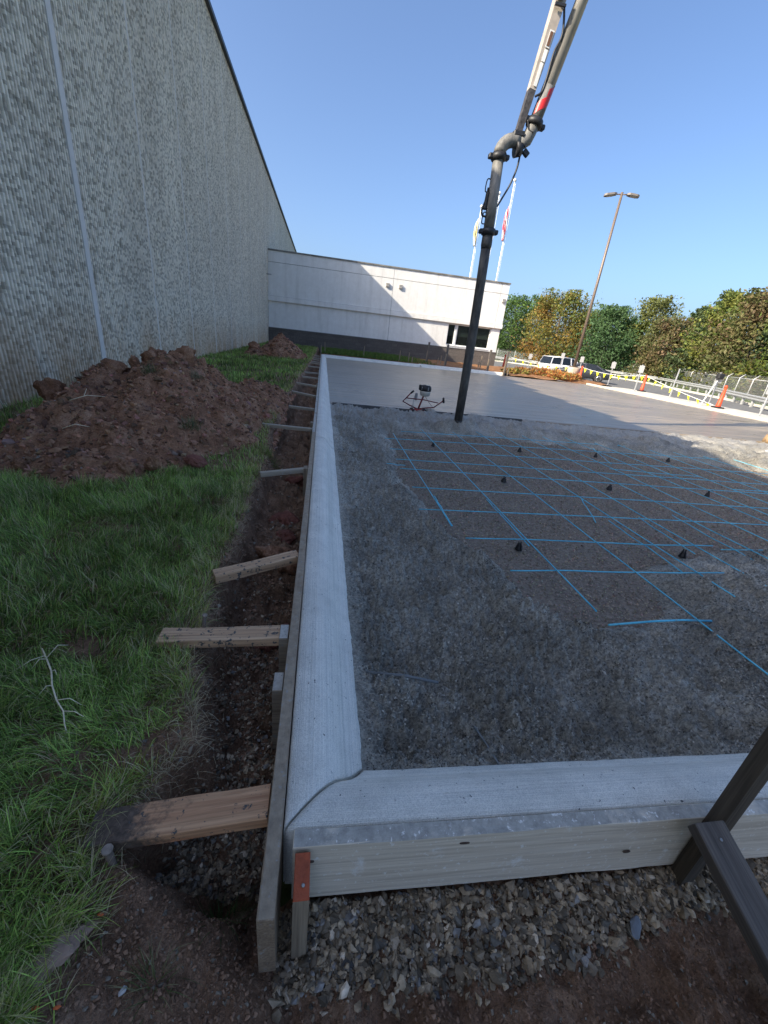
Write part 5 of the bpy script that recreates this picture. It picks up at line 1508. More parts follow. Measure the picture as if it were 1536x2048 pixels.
for i, (x, y, z, l) in enumerate([(-2.62, 5.1, 0.36, 'dead root tuft on the left shoulder of the near soil pile'), (-1.75, 4.75, 0.42, 'green grass tuft stuck in the middle of the near soil pile'), (-1.45, 5.1, 0.5, 'pale grass tuft near the top of the near soil pile'), (-1.25, 4.15, 0.15, 'green grass sprig low on the near soil pile')]):
    r = np.random.default_rng(50 + i); n = 170
    P = np.column_stack([r.normal(0, 0.05, n), r.normal(0, 0.05, n), r.normal(0, 0.02, n)])
    c = np.array([(0.09, 0.14, 0.045), (0.3, 0.26, 0.16)])[(r.uniform(0, 1, n) < (0.9 if i in (0, 2) else 0.25)).astype(int)] * r.uniform(0.7, 1.2, (n, 1))
    zt = max(float(pile1(np.array([x]), np.array([y]))[0]), z - 0.1)
    link('grass_tuft', blades('grass_tuft', P, r.uniform(0.06, 0.14, n), np.full(n, 0.004), r.uniform(0, 6.28, n), np.abs(r.normal(0.8, 0.4, n)), c, 60 + i), M_grass, label=l, cat='grass tuft', kind='stuff', loc=(x, y, zt))
# pale dead stalk with side shoots
M_straw = simple('straw', (0.75, 0.64, 0.45), 0.8, var=0.3, scale=30)
stx = [(-0.995, 1.335), (-0.965, 1.30), (-0.905, 1.225), (-0.86, 1.15), (-0.815, 1.09), (-0.775, 1.05), (-0.745, 1.0), (-0.72, 0.965)]
t = thing('dead_stalk', 'pale dead weed stalk lying across the grass at the left', 'plant', (-0.86, 1.15, -0.085))
def gl(x, y, up=0.035): return Vector((x, y, float(ground_h(x, y)) + up)) - Vector((-0.86, 1.15, -0.085))
mb = MB(); mb.tube([gl(x, y, 0.05) for x, y in stx], [0.0022, 0.003, 0.003, 0.0028, 0.0025, 0.0022, 0.002, 0.0015], 6); mb.build('stem', M_straw, t)
for a_, b_ in (((-0.965, 1.30), (-1.03, 1.235)), ((-0.955, 1.29), (-0.91, 1.345)), ((-0.86, 1.15), (-0.885, 1.12)), ((-0.815, 1.09), (-0.735, 1.075)), ((-0.775, 1.05), (-0.70, 1.02)), ((-0.95, 1.28), (-0.985, 1.25)), ((-0.905, 1.225), (-0.88, 1.21))):
    mb = MB(); m_ = ((a_[0] + b_[0]) / 2, (a_[1] + b_[1]) / 2 + 0.008); mb.tube([gl(*a_, 0.05), gl(*m_, 0.055), gl(*b_, 0.04)], [0.0018, 0.0015, 0.0008], 5); mb.build('side_shoot', M_straw, t)
# loose straws
for i, (x, y, z, a_, ln, l) in enumerate([(-2.3, 4.2, 0.26, 0.5, 0.28, 'forked dry twig on the near soil pile'), (-2.15, 3.75, 0.09, 0.1, 0.2, 'short pale stick low on the near soil pile'), (-2.62, 5.0, 0.38, 1.0, 0.22, 'dry root curling from the left shoulder of the near soil pile')]):
    zt = float(pile1(np.array([x]), np.array([y]))[0]) + 0.03
    mb = MB(); d_ = Vector((math.cos(a_), math.sin(a_), 0.12)) * ln
    mb.tube([Vector((0, 0, 0)), d_ * 0.5 + Vector((0, 0, 0.03)), d_], [0.004, 0.0035, 0.002], 5)
    if i == 0: mb.tube([d_ * 0.4 + Vector((0, 0, 0.02)), d_ * 0.4 + Vector((-0.02, 0.12, 0.08))], [0.003, 0.0015], 5)
    mb.build('twig', M_straw, label=l, cat='twig', loc=(x, y, zt))
M_fleck = simple('orange_paint_fleck', (0.55, 0.12, 0.03), 0.7)
for i, (x, y, l) in enumerate([(-0.44, 0.535, 'orange paint fleck in the grass below the nearest brace'), (-0.455, 0.40, 'orange paint fleck near the flat brown stone'), (-0.49, 0.40, 'second orange paint fleck beside the flat brown stone')]):
    lump('paint_fleck', 0.0045, 370 + i, M_fleck, None, 2, (1.5, 0.7, 0.3), 0.5, 0.1, label=l, cat='paint fleck', loc=(x, y, float(ground_h(x, y)) + 0.03))

# ------------------------------------------------------------------ posts and stakes at the far side
FP = [(6.45, 26.4, 1.16, 'tallest square wooden post in front of the shaded block base'), (6.93, 23.85, 1.15, 'square wooden post at the edge of the wing shadow, left of the hose'), (9.36, 23.5, 1.12, 'square wooden post below the right end of the office window'), (10.16, 22.95, 1.12, 'square wooden post right of the office wing corner')]
for x, y, h_, l in FP:
    x0 = x * (1 if y > 24 else 1.0)
    vstake('wood_post', x, y, h_, -0.3, 0.1, 0.1, M_postgrey, l, tilt=(0.01, 0), group='square posts beyond the slab', cat='post', point=False)
    vstake('marker_stake', x - 0.1, y - 0.12, h_ - 0.5, -0.2, 0.05, 0.035, M_stakez, 'pale stake beside the ' + l.replace('square wooden ', ''), tilt=(0.05, 0), group='pale stakes beyond the slab')
TS = [(-0.1, 23.3, 0.42, 'thin pale stake at the far end of the left form'), (0.12, 24.6, 0.55, 'thin pale stake in the grass just right of the left kerb'), (2.25, 24.2, 0.58, 'thin pale stake in the grass left of centre behind the slab'), (4.25, 23.9, 0.56, 'thin pale stake in the grass near the end of the first far kerb'), (4.72, 23.6, 0.52, 'short pale stake left of the tallest post'), (4.9, 23.5, 0.3, 'stub of a stake left of the tallest post'), (6.9, 25.4, 0.35, 'small pale stake right of the tallest post'), (7.05, 25.3, 0.5, 'second small pale stake right of the tallest post'), (8.3, 23.6, 0.5, 'pale stake close behind the hose'), (8.9, 23.5, 0.75, 'leaning pale stake left of the post below the window'), (8.75, 23.45, 0.45, 'short pale stake left of the leaning one'), (10.35, 22.9, 0.45, 'pale stake right of the last square post')]
for x, y, h_, l in TS:
    vstake('marker_stake', x, y, h_, -0.2, 0.045, 0.04, M_stakez, l, tilt=(random.uniform(-0.03, 0.05), 0), group='pale stakes beyond the slab')

# grass strip at the foot of the wing and orange ground-cover plants round the lamp
r = np.random.default_rng(31)
n = 9000
xx = r.uniform(-0.1, 6.6, n); yy = r.uniform(23.2, 30.3, n)
ok = r.uniform(0, 1, n) < np.interp(xx, [4.0, 6.6], [1, 0.0]); xx, yy = xx[ok], yy[ok]; n = len(xx)
c = np.array([[0.05, 0.11, 0.02]]) * r.uniform(0.6, 1.6, (n, 1)) + np.array([[0.06, 0.05, 0.0]]) * r.uniform(0, 1, (n, 1))
link('grass', blades('grass', np.column_stack([xx, yy, np.full(n, 0.0)]), r.uniform(0.1, 0.2, n), np.full(n, 0.03), r.uniform(0, 6.28, n), np.abs(r.normal(0.5, 0.3, n)), c, 33), M_grass, label='rough grass strip between the slab and the office wing', cat='grass', kind='stuff')
def leafmass(P, size, col, seed, flatn=0.0):
    """separate leaf faces, each turned its own way"""
    r = np.random.default_rng(seed); n = len(P)
    a = r.normal(size=(n, 3)); a /= np.linalg.norm(a, axis=1)[:, None]
    b = np.cross(a, r.normal(size=(n, 3))); b /= np.linalg.norm(b, axis=1)[:, None]
    s = (size * (0.45 + 1.5 * r.uniform(0, 1, n) ** 2.0))[:, None]
    c_ = np.cross(a, b)
    V = np.stack([P - a * s, P + b * s * 0.55 + c_ * s * 0.18, P + a * s, P - b * s * 0.55 + c_ * s * 0.18], 1)
    q = np.arange(n * 4).reshape(n, 4)
    return V.reshape(-1, 3), q, np.repeat(col, 4, axis=0)
M_leaf = attr_mat('leaves', 0.6, trans=0.35, spec=0.3)
def shrub(x, y, z, rx, ry, h_, cols, n, size, label, seed, name='shrub', cat='shrub', group=None):
    r = np.random.default_rng(seed)
    t = thing(name, label, cat, (x, y, z), group=group)
    u = r.normal(size=(n, 3)); u /= np.linalg.norm(u, axis=1)[:, None]
    rad = r.uniform(0.6, 1.05, (n, 1)) * (1 + 0.35 * fbm(u[:, 0] * 2.5 + seed, u[:, 1] * 2.5 + u[:, 2] * 2, seed, 2)[:, None])
    P = u * rad * np.array([rx, ry, h_ * 0.5]) + np.array([0, 0, h_ * 0.5])
    P[:, 2] = np.maximum(P[:, 2], 0.02)
    c = np.array(cols)[r.integers(0, len(cols), n)] * r.uniform(0.6, 1.4, (n, 1))
    V, q, cc = leafmass(P, size, c, seed)
    link('foliage', mesh_np('foliage', V, q, col=cc), M_leaf, t, kind='stuff')
    mb = MB()
    for k in range(5):
        a = k * 1.26; mb.tube([(0, 0, -0.1), (rx * 0.3 * math.cos(a), ry * 0.3 * math.sin(a), h_ * 0.4), (rx * 0.6 * math.cos(a), ry * 0.6 * math.sin(a), h_ * 0.8)], [0.02, 0.014, 0.006], 5)
    mb.build('stems', M_bark, t)
    return t
M_bark = simple('bark', (0.1, 0.08, 0.065), 0.9, var=0.4, scale=6, bmp=0.6, bscale=30)
OR = [(0.5, 0.2, 0.05), (0.42, 0.15, 0.05), (0.5, 0.3, 0.1), (0.3, 0.13, 0.05), (0.3, 0.3, 0.08)]
k = 0
for i, (x, y, rx, hh) in enumerate([(12.6, 24.2, 0.7, 0.45), (13.2, 23.8, 0.6, 0.4), (13.9, 23.9, 0.6, 0.45), (14.5, 24.0, 0.55, 0.42), (15.0, 23.9, 0.5, 0.4), (12.2, 25.0, 0.6, 0.4), (13.4, 24.9, 0.7, 0.5), (14.3, 25.0, 0.6, 0.5), (14.3, 23.3, 0.5, 0.32), (13.5, 23.1, 0.45, 0.3)]):
    shrub(x, y, -0.05, rx, 0.45, hh, OR, 420, 0.06, ['rust-orange low plant %s' % w for w in ('at the left end of the bed by the lamp', 'second from left in the front of the lamp bed', 'in the middle of the lamp bed, front row', 'left of the lamp base', 'touching the lamp base', 'behind the left end of the lamp bed', 'behind the middle of the lamp bed', 'behind and left of the lamp base', 'spilling onto the pavement edge near the lamp', 'spilling onto the pavement edge, left one')][i], 400 + i, 'orange_plant', 'plant', 'rust-orange plants round the lamp base')
YG = [(0.25, 0.22, 0.05), (0.35, 0.2, 0.06), (0.15, 0.18, 0.04)]
for i, (x, y) in enumerate([(10.9, 23.8), (11.6, 24.0)]):
    shrub(x, y, -0.04, 0.6, 0.4, 0.3, YG, 320, 0.06, ['yellowing low plant beside the last square post', 'yellowing low plant between the last post and the orange bed'][i], 420 + i, 'low_plant', 'plant')

# ------------------------------------------------------------------ lamp post
M_concb = simple('lamp_base_concrete', (0.45, 0.37, 0.28), 0.9, var=0.35, scale=5, bmp=0.5)
M_alu = simple('bronze_pole', (0.17, 0.13, 0.1), 0.5, metal=0.3, var=0.1)
lp = thing('lamp_post', 'tall twin-headed parking lot lamp post on a round concrete base', 'lamp post', (15.6, 25.0, -0.12))
mb = MB(); mb.lathe([(0.36, 0), (0.36, 0.72), (0.33, 0.78)], seg=20); mb.build('base', M_concb, lp)
mb = MB(); mb.box((0, 0, 0.8), (0.34, 0.34, 0.05)); mb.build('base_plate', M_alu, lp)
mb = MB(); mb.tube([(0, 0, 0.8), (0, 0, 9.75)], [0.095, 0.065], 12); mb.build('pole', M_alu, lp)
M_head = simple('lamp_head', (0.15, 0.13, 0.115), 0.5)
M_lens = simple('lamp_lens', (0.3, 0.28, 0.25), 0.3)
for sg in (-1, 1):
    hd = link('lamp_head', None, parent=lp)
    d = Vector((0.93, -0.37, 0)) * sg
    mb = MB(); mb.tube([Vector((0, 0, 9.66)), Vector((0, 0, 9.66)) + d * 0.3], 0.03, 8); mb.build('arm', M_alu, hd)
    c0 = Vector((0, 0, 9.66)) + d * 0.26
    sd = Vector((-d.y, d.x, 0))
    mb = MB(); mb.prism([c0 - sd * 0.1 + Vector((0, 0, -0.04)), c0 + d * 0.14 - sd * 0.19 + Vector((0, 0, -0.05)), c0 + d * 0.5 - sd * 0.19 + Vector((0, 0, -0.10)), c0 + d * 0.62 - sd * 0.12 + Vector((0, 0, -0.12)), c0 + d * 0.62 + sd * 0.12 + Vector((0, 0, -0.12)), c0 + d * 0.5 + sd * 0.19 + Vector((0, 0, -0.10)), c0 + d * 0.14 + sd * 0.19 + Vector((0, 0, -0.05)), c0 + sd * 0.1 + Vector((0, 0, -0.04))], (0, 0, 0.09)); mb.build('housing', M_head, hd)
    mb = MB(); mb.prism([c0 + d * 0.16 - sd * 0.15 + Vector((0, 0, -0.062)), c0 + d * 0.5 - sd * 0.15 + Vector((0, 0, -0.109)), c0 + d * 0.5 + sd * 0.15 + Vector((0, 0, -0.109)), c0 + d * 0.16 + sd * 0.15 + Vector((0, 0, -0.062))], (0, 0, -0.012)); mb.build('lens', M_lens, hd)

# ------------------------------------------------------------------ cones, pennants, signs
M_cone = simple('red_orange_cone', (0.62, 0.07, 0.02), 0.55, var=0.15)
M_cband = simple('cone_band', (0.65, 0.2, 0.13), 0.5)
CN = [(15.87, 24.55, 0, 'red-orange delineator cone beside the lamp base', 0.9), (17.6, 21.15, 0, 'red-orange delineator cone in the middle of the kerb line', 0.86), (16.5, 15.27, 0, 'red-orange delineator cone at the right, near the lowest pennants', 0.9), (14.0, 32.0, 0, 'dark red delineator cone near the corner of the office wing', 1.0)]
cproto = None
for x, y, z, l, hh in CN:
    t = thing('delineator_cone', l, 'cone', (x, y, -0.12), group='delineator cones')
    mb = MB(); mb.box((0, 0, 0.03), (0.34, 0.34, 0.06), bev=0.015); mb.build('base', M_blk, t)
    mb = MB(); mb.lathe([(0.105, 0.06), (0.095, 0.1), (0.05, hh - 0.08)], seg=14); mb.build('body', M_cone, t)
    mb = MB(); mb.lathe([(0.05, hh - 0.08), (0.062, hh - 0.04), (0.05, hh), (0.03, hh + 0.02)], seg=14); mb.build('grip', M_cone, t)
    for zb in (0.55, 0.72):
        rr_ = 0.095 - (zb - 0.1) * 0.05 / (hh - 0.18)
        mb = MB(); mb.lathe([(rr_ + 0.003, zb), (rr_ - 0.003, zb + 0.09)], seg=14); mb.build('band', M_cband, t)
M_pen = attr_mat('x', 0.6) if False else simple('yellow_pennant', (0.75, 0.72, 0.02), 0.5, var=0.1)
M_rope = simple('white_rope', (0.75, 0.74, 0.7), 0.7)
def pennants(p0, p1, sag, n, label, size=0.19, skip=()):
    p0 = Vector(p0); p1 = Vector(p1)
    t = thing('pennant_string', label, 'pennants', p0, group='yellow pennant strings')
    pts = []
    for i in range(25):
        s = i / 24; pts.append(p0.lerp(p1, s) - p0 + Vector((0, 0, -sag * 4 * s * (1 - s))))
    mb = MB(); mb.tube(pts, 0.012, 5); mb.build('rope', M_rope, t)
    d = (p1 - p0); d.z = 0; d.normalize()
    for k in range(n):
        s = (k + 0.5) / n
        c = p0.lerp(p1, s) - p0 + Vector((0, 0, -sag * 4 * s * (1 - s)))
        w = random.uniform(-0.35, 0.35); nrm = Vector((-d.y, d.x, 0))
        tip = c + Vector((0, 0, -size * 1.35)) + nrm * w * 0.3 + d * random.uniform(-0.03, 0.03)
        a, b = c - d * size * 0.5, c + d * size * 0.5
        md = (a + b + tip) / 3 + nrm * 0.03
        me = bpy.data.meshes.new('pennant')
        off = nrm * 0.003
        vs = [a, b, tip, md]; vs = vs + [v + off for v in vs]
        me.from_pydata([tuple(v) for v in vs], [], [(0, 1, 3), (1, 2, 3), (2, 0, 3), (5, 4, 7), (6, 5, 7), (4, 6, 7), (0, 4, 5, 1), (1, 5, 6, 2), (2, 6, 4, 0)])
        link('pennant', me, M_pen, t)
pennants((14.0, 32.0, 0.85), (15.87, 24.55, 0.74), 0.25, 9, 'yellow pennant string left of the lamp, in front of the white car')
pennants((15.87, 24.55, 0.72), (17.6, 21.15, 0.72), 0.18, 9, 'yellow pennant string between the lamp cone and the middle cone')
pennants((17.6, 21.15, 0.70), (16.6, 15.6, -0.04), 0.05, 8, 'yellow pennant string sagging to the ground at the right')
M_post = simple('galvanised_post', (0.48, 0.48, 0.47), 0.5, metal=0.3)
M_sign = simple('sign_back', (0.3, 0.3, 0.3), 0.5)
SG = [(15.86, 31.6, 1.3, 1, 'parking sign post left of the white car'), (17.3, 29.5, 1.6, 1, 'parking sign post standing in front of the white car'), (17.6, 27.5, 1.5, 1, 'parking sign post just right of the lamp pole'), (17.5, 23.97, 1.38, 1, 'parking sign post in front of the dark car'), (16.57, 20.42, 1.36, 1, 'parking sign post left of the middle cone'), (16.82, 18.26, 1.36, 0, 'bare sign post between the middle and right cones'), (16.91, 16.13, 1.36, 1, 'parking sign post with a leaning prop near the right cone'), (16.67, 13.61, 1.2, 1, 'parking sign post at the right edge of the picture')]
for i, (x, y, hh, pl, l) in enumerate(SG):
    t = thing('parking_sign', l, 'sign', (x, y, -0.12), group='parking sign posts')
    mb = MB(); mb.box((0, 0, hh / 2), (0.05, 0.03, hh)); mb.build('post', M_post, t)
    if pl:
        rz = 0.65
        R = Matrix.Rotation(-rz, 3, 'Z')
        mb = MB(); mb.box(R @ Vector((0, -0.03, hh - 0.22)), (0.24, 0.006, 0.36), R, bev=0.002); mb.build('plate', M_sign, t)
    if i == 6:
        mb = MB(); mb.bar((0, 0, hh - 0.2), (-0.75, -0.35, 0.0), 0.05, 0.03); mb.build('prop', M_post, t)
        mb = MB(); mb.box((-0.08, -0.08, hh - 0.12), (0.3, 0.2, 0.22), bev=0.04); mb.build('covering_bag', M_blk, t)

# ------------------------------------------------------------------ guardrail and fence
M_rail = simple('galvanised_rail', (0.42, 0.42, 0.4), 0.45, metal=0.4, var=0.12)
GL = [(20.5, 12.0), (26.5, 21.4), (33.5, 32.3), (40.5, 47), (39.5, 56), (33, 65), (20, 70)]
gr = thing('guardrail', 'long galvanised steel guardrail along the far side of the road', 'guardrail', (GL[0][0], GL[0][1], LOT))
Og = Vector((GL[0][0], GL[0][1], LOT))
prof = [(0, 0.42), (0.05, 0.47), (0.05, 0.52), (0.0, 0.57), (0.0, 0.6), (0.05, 0.65), (0.05, 0.7), (0, 0.75), (-0.012, 0.75), (0.036, 0.70), (0.036, 0.655), (-0.014, 0.605), (-0.014, 0.565), (0.036, 0.515), (0.036, 0.475), (-0.012, 0.42)]
for i in range(len(GL) - 1):
    a = Vector((*GL[i], LOT)); b = Vector((*GL[i + 1], LOT)); d = (b - a).normalized()
    nrm = Vector((-d.y, d.x, 0)) 
    mb = MB(); mb.loft([[a + nrm * px_ + Vector((0, 0, pz)) - Og for px_, pz in prof], [b + nrm * px_ + Vector((0, 0, pz)) - Og for px_, pz in prof]], smooth=False); mb.build('rail', M_rail, gr)
    L = (b - a).length; n = int(L / 1.9)
    for k in range(n):
        c = a + d * (k + 0.5) * 1.9 - nrm * 0.1 - Og
        mb = MB(); mb.box(c + Vector((0, 0, 0.33)), (0.1, 0.15, 0.76)); mb.build('post', M_rail, gr)
def chain_mat():
    m, nt, b = new_mat('chain_link')
    b.inputs['Base Color'].default_value = (0.35, 0.36, 0.35, 1); b.inputs['Roughness'].default_value = 0.5; b.inputs['Metallic'].default_value = 0.3
    a = nt.nodes.new('ShaderNodeAttribute'); a.attribute_name = 'uvw'
    sp = nt.nodes.new('ShaderNodeSeparateXYZ'); nt.links.new(a.outputs['Vector'], sp.inputs[0])
    outs = []
    for sgn in (1, -1):
        m1 = nt.nodes.new('ShaderNodeMath'); m1.operation = 'MULTIPLY_ADD'; m1.inputs[1].default_value = sgn
        nt.links.new(sp.outputs[1], m1.inputs[0]); nt.links.new(sp.outputs[0], m1.inputs[2])
        m2 = nt.nodes.new('ShaderNodeMath'); m2.operation = 'PINGPONG'; m2.inputs[1].default_value = 0.05
        nt.links.new(m1.outputs[0], m2.inputs[0])
        m3 = nt.nodes.new('ShaderNodeMath'); m3.operation = 'LESS_THAN'; m3.inputs[1].default_value = 0.0085
        nt.links.new(m2.outputs[0], m3.inputs[0]); outs.append(m3.outputs[0])
    mx = nt.nodes.new('ShaderNodeMath'); mx.operation = 'MAXIMUM'
    nt.links.new(outs[0], mx.inputs[0]); nt.links.new(outs[1], mx.inputs[1])
    t = nt.nodes.new('ShaderNodeBsdfTransparent'); ms = nt.nodes.new('ShaderNodeMixShader')
    nt.links.new(mx.outputs[0], ms.inputs[0]); nt.links.new(t.outputs[0], ms.inputs[1]); nt.links.new(b.outputs[0], ms.inputs[2])
    nt.links.new(ms.outputs[0], nt.nodes['Material Output'].inputs[0])
    return m
M_chain = chain_mat()
FL = [(24.5, 13.5), (32.5, 26.9), (37.6, 36.2), (43.6, 49.8), (43.4, 58.0), (35.5, 70), (22, 76)]
fc = thing('chain_fence', 'chain-link fence with angled barbed-wire arms in front of the trees', 'fence', (*FL[0], LOT - 0.1))
Of = Vector((*FL[0], LOT - 0.1)); FHt = 1.78
for i in range(len(FL) - 1):
    a = Vector((*FL[i], LOT - 0.1)) - Of; b = Vector((*FL[i + 1], LOT - 0.1)) - Of; d = (b - a).normalized(); L = (b - a).length
    nrm = Vector((d.y, -d.x, 0))
    vs = [a, b, b + Vector((0, 0, FHt)), a + Vector((0, 0, FHt))]
    me = bpy.data.meshes.new('mesh_panel'); me.from_pydata([tuple(v) for v in vs], [], [(0, 1, 2, 3)])
    at = me.attributes.new('uvw', 'FLOAT_VECTOR', 'POINT'); at.data.foreach_set('vector', [0, 0, 0, L, 0, 0, L, FHt, 0, 0, FHt, 0])
    link('mesh_panel', me, M_chain, fc)
    mb = MB(); mb.tube([a + Vector((0, 0, FHt)), b + Vector((0, 0, FHt))], 0.025, 6); mb.build('top_rail', M_post, fc)
    for w in range(3):
        o_ = nrm * (0.09 * (w + 1)) + Vector((0, 0, FHt + 0.09 * (w + 1)))
        mb = MB(); mb.tube([a + o_, b + o_], 0.006, 4); mb.build('barbed_wire', M_post, fc)
    n = max(1, int(round(L / 3.0)))
    for k in range(n):
        c = a + d * L * k / n
        mb = MB(); mb.tube([c, c + Vector((0, 0, FHt + 0.03)), c + nrm * 0.3 + Vector((0, 0, FHt + 0.33))], [0.04, 0.038, 0.025], 7); mb.build('post', M_post, fc)

# ------------------------------------------------------------------ flagpoles
M_pole = simple('white_flagpole', (0.75, 0.75, 0.74), 0.35, metal=0.2)
def flag_mat(kind):
    m, nt, b = new_mat('flag_' + kind)
    a = nt.nodes.new('ShaderNodeAttribute'); a.attribute_name = 'uvw'
    sp = nt.nodes.new('ShaderNodeSeparateXYZ'); nt.links.new(a.outputs['Vector'], sp.inputs[0])
    if kind == 'stripes':
        mt = nt.nodes.new('ShaderNodeMath'); mt.operation = 'MULTIPLY'; mt.inputs[1].default_value = 6.5
        fr = nt.nodes.new('ShaderNodeMath'); fr.operation = 'FRACT'; lt = nt.nodes.new('ShaderNodeMath'); lt.operation = 'LESS_THAN'; lt.inputs[1].default_value = 0.5
        nt.links.new(sp.outputs[1], mt.inputs[0]); nt.links.new(mt.outputs[0], fr.inputs[0]); nt.links.new(fr.outputs[0], lt.inputs[0])
        c = mixc(nt, lt.outputs[0], (0.75, 0.72, 0.72), (0.55, 0.05, 0.08))
    else:
        vz = nt.nodes.new('ShaderNodeTexNoise'); vz.inputs['Scale'].default_value = 2.5
        nt.links.new(a.outputs['Vector'], vz.inputs['Vector'])
        c = ramp(nt, vz.outputs[0], [(0.42, (0.78, 0.78, 0.74)), (0.5, (0.6, 0.5, 0.12)), (0.58, (0.75, 0.75, 0.72)), (0.7, (0.35, 0.3, 0.12))]).outputs[0]
    nt.links.new(c, b.inputs['Base Color']); b.inputs['Roughness'].default_value = 0.8
    return m
def flagpole(x, y, ztop, fl, z0, z1, label):
    t = thing('flagpole', label, 'flagpole', (x, y, LOT), group='flagpoles behind the office wing')
    hh = ztop - LOT
    mb = MB(); mb.tube([(0, 0, 0), (0, 0, hh)], [0.075, 0.04], 10); mb.build('pole', M_pole, t)
    mb = MB(); mb.lathe([(0.02, -0.14), (0.1, -0.08), (0.14, 0), (0.1, 0.08), (0.02, 0.14)], (0, 0, hh + 0.12), 12); mb.build('ball_finial', M_pole, t)
    mb = MB(); mb.tube([(0.1, -0.05, 1.2), (0.1, -0.05, hh - 0.1)], 0.012, 4); mb.build('halyard', M_rope, t)
    if fl:
        # cloth hanging limp in folds down the pole
        nu, nv = 16, 22; V = []; U = []
        for j in range(nv):
            v = j / (nv - 1); zz = (z1 - LOT) + (z0 - z1) * v
            wd = 0.08 + 0.17 * math.sin(math.pi * min(1, v * 0.9 + 0.12)) ** 1.2
            for i in range(nu):
                u = i / (nu - 1)
                fx = -0.07 - wd * u * (0.55 + 0.45 * abs(math.cos(u * 9 + v * 2))) ; fy = -0.16 * math.sin(u * 11 + v * 2.5) * (0.3 + v * 0.7)
                V.append((fx, fy, zz - 0.25 * u * (1 - v) + 0.05 * math.sin(u * 7))); U.append((u * 1.6, u * 0.55 + v * 0.45, 0))
        me = mesh_np('flag', V, grid_quads(nu, nv), smooth=True)
        at = me.attributes.new('uvw', 'FLOAT_VECTOR', 'POINT'); at.data.foreach_set('vector', np.array(U, np.float32).ravel())
        o = link('flag', me, flag_mat(fl), t)
        sm = o.modifiers.new('solid', 'SOLIDIFY'); sm.thickness = 0.012
flagpole(15.13, 40, 14.05, 'stripes', 9.9, 12.4, 'right flagpole with a limp red and white striped flag')
flagpole(12.65, 40, 11.9, 'pale', 9.2, 11.2, 'left flagpole with a limp white and yellow flag')
flagpole(14.0, 40, 13.0, None, 0, 0, 'middle flagpole partly hidden by the hose, flag not visible')

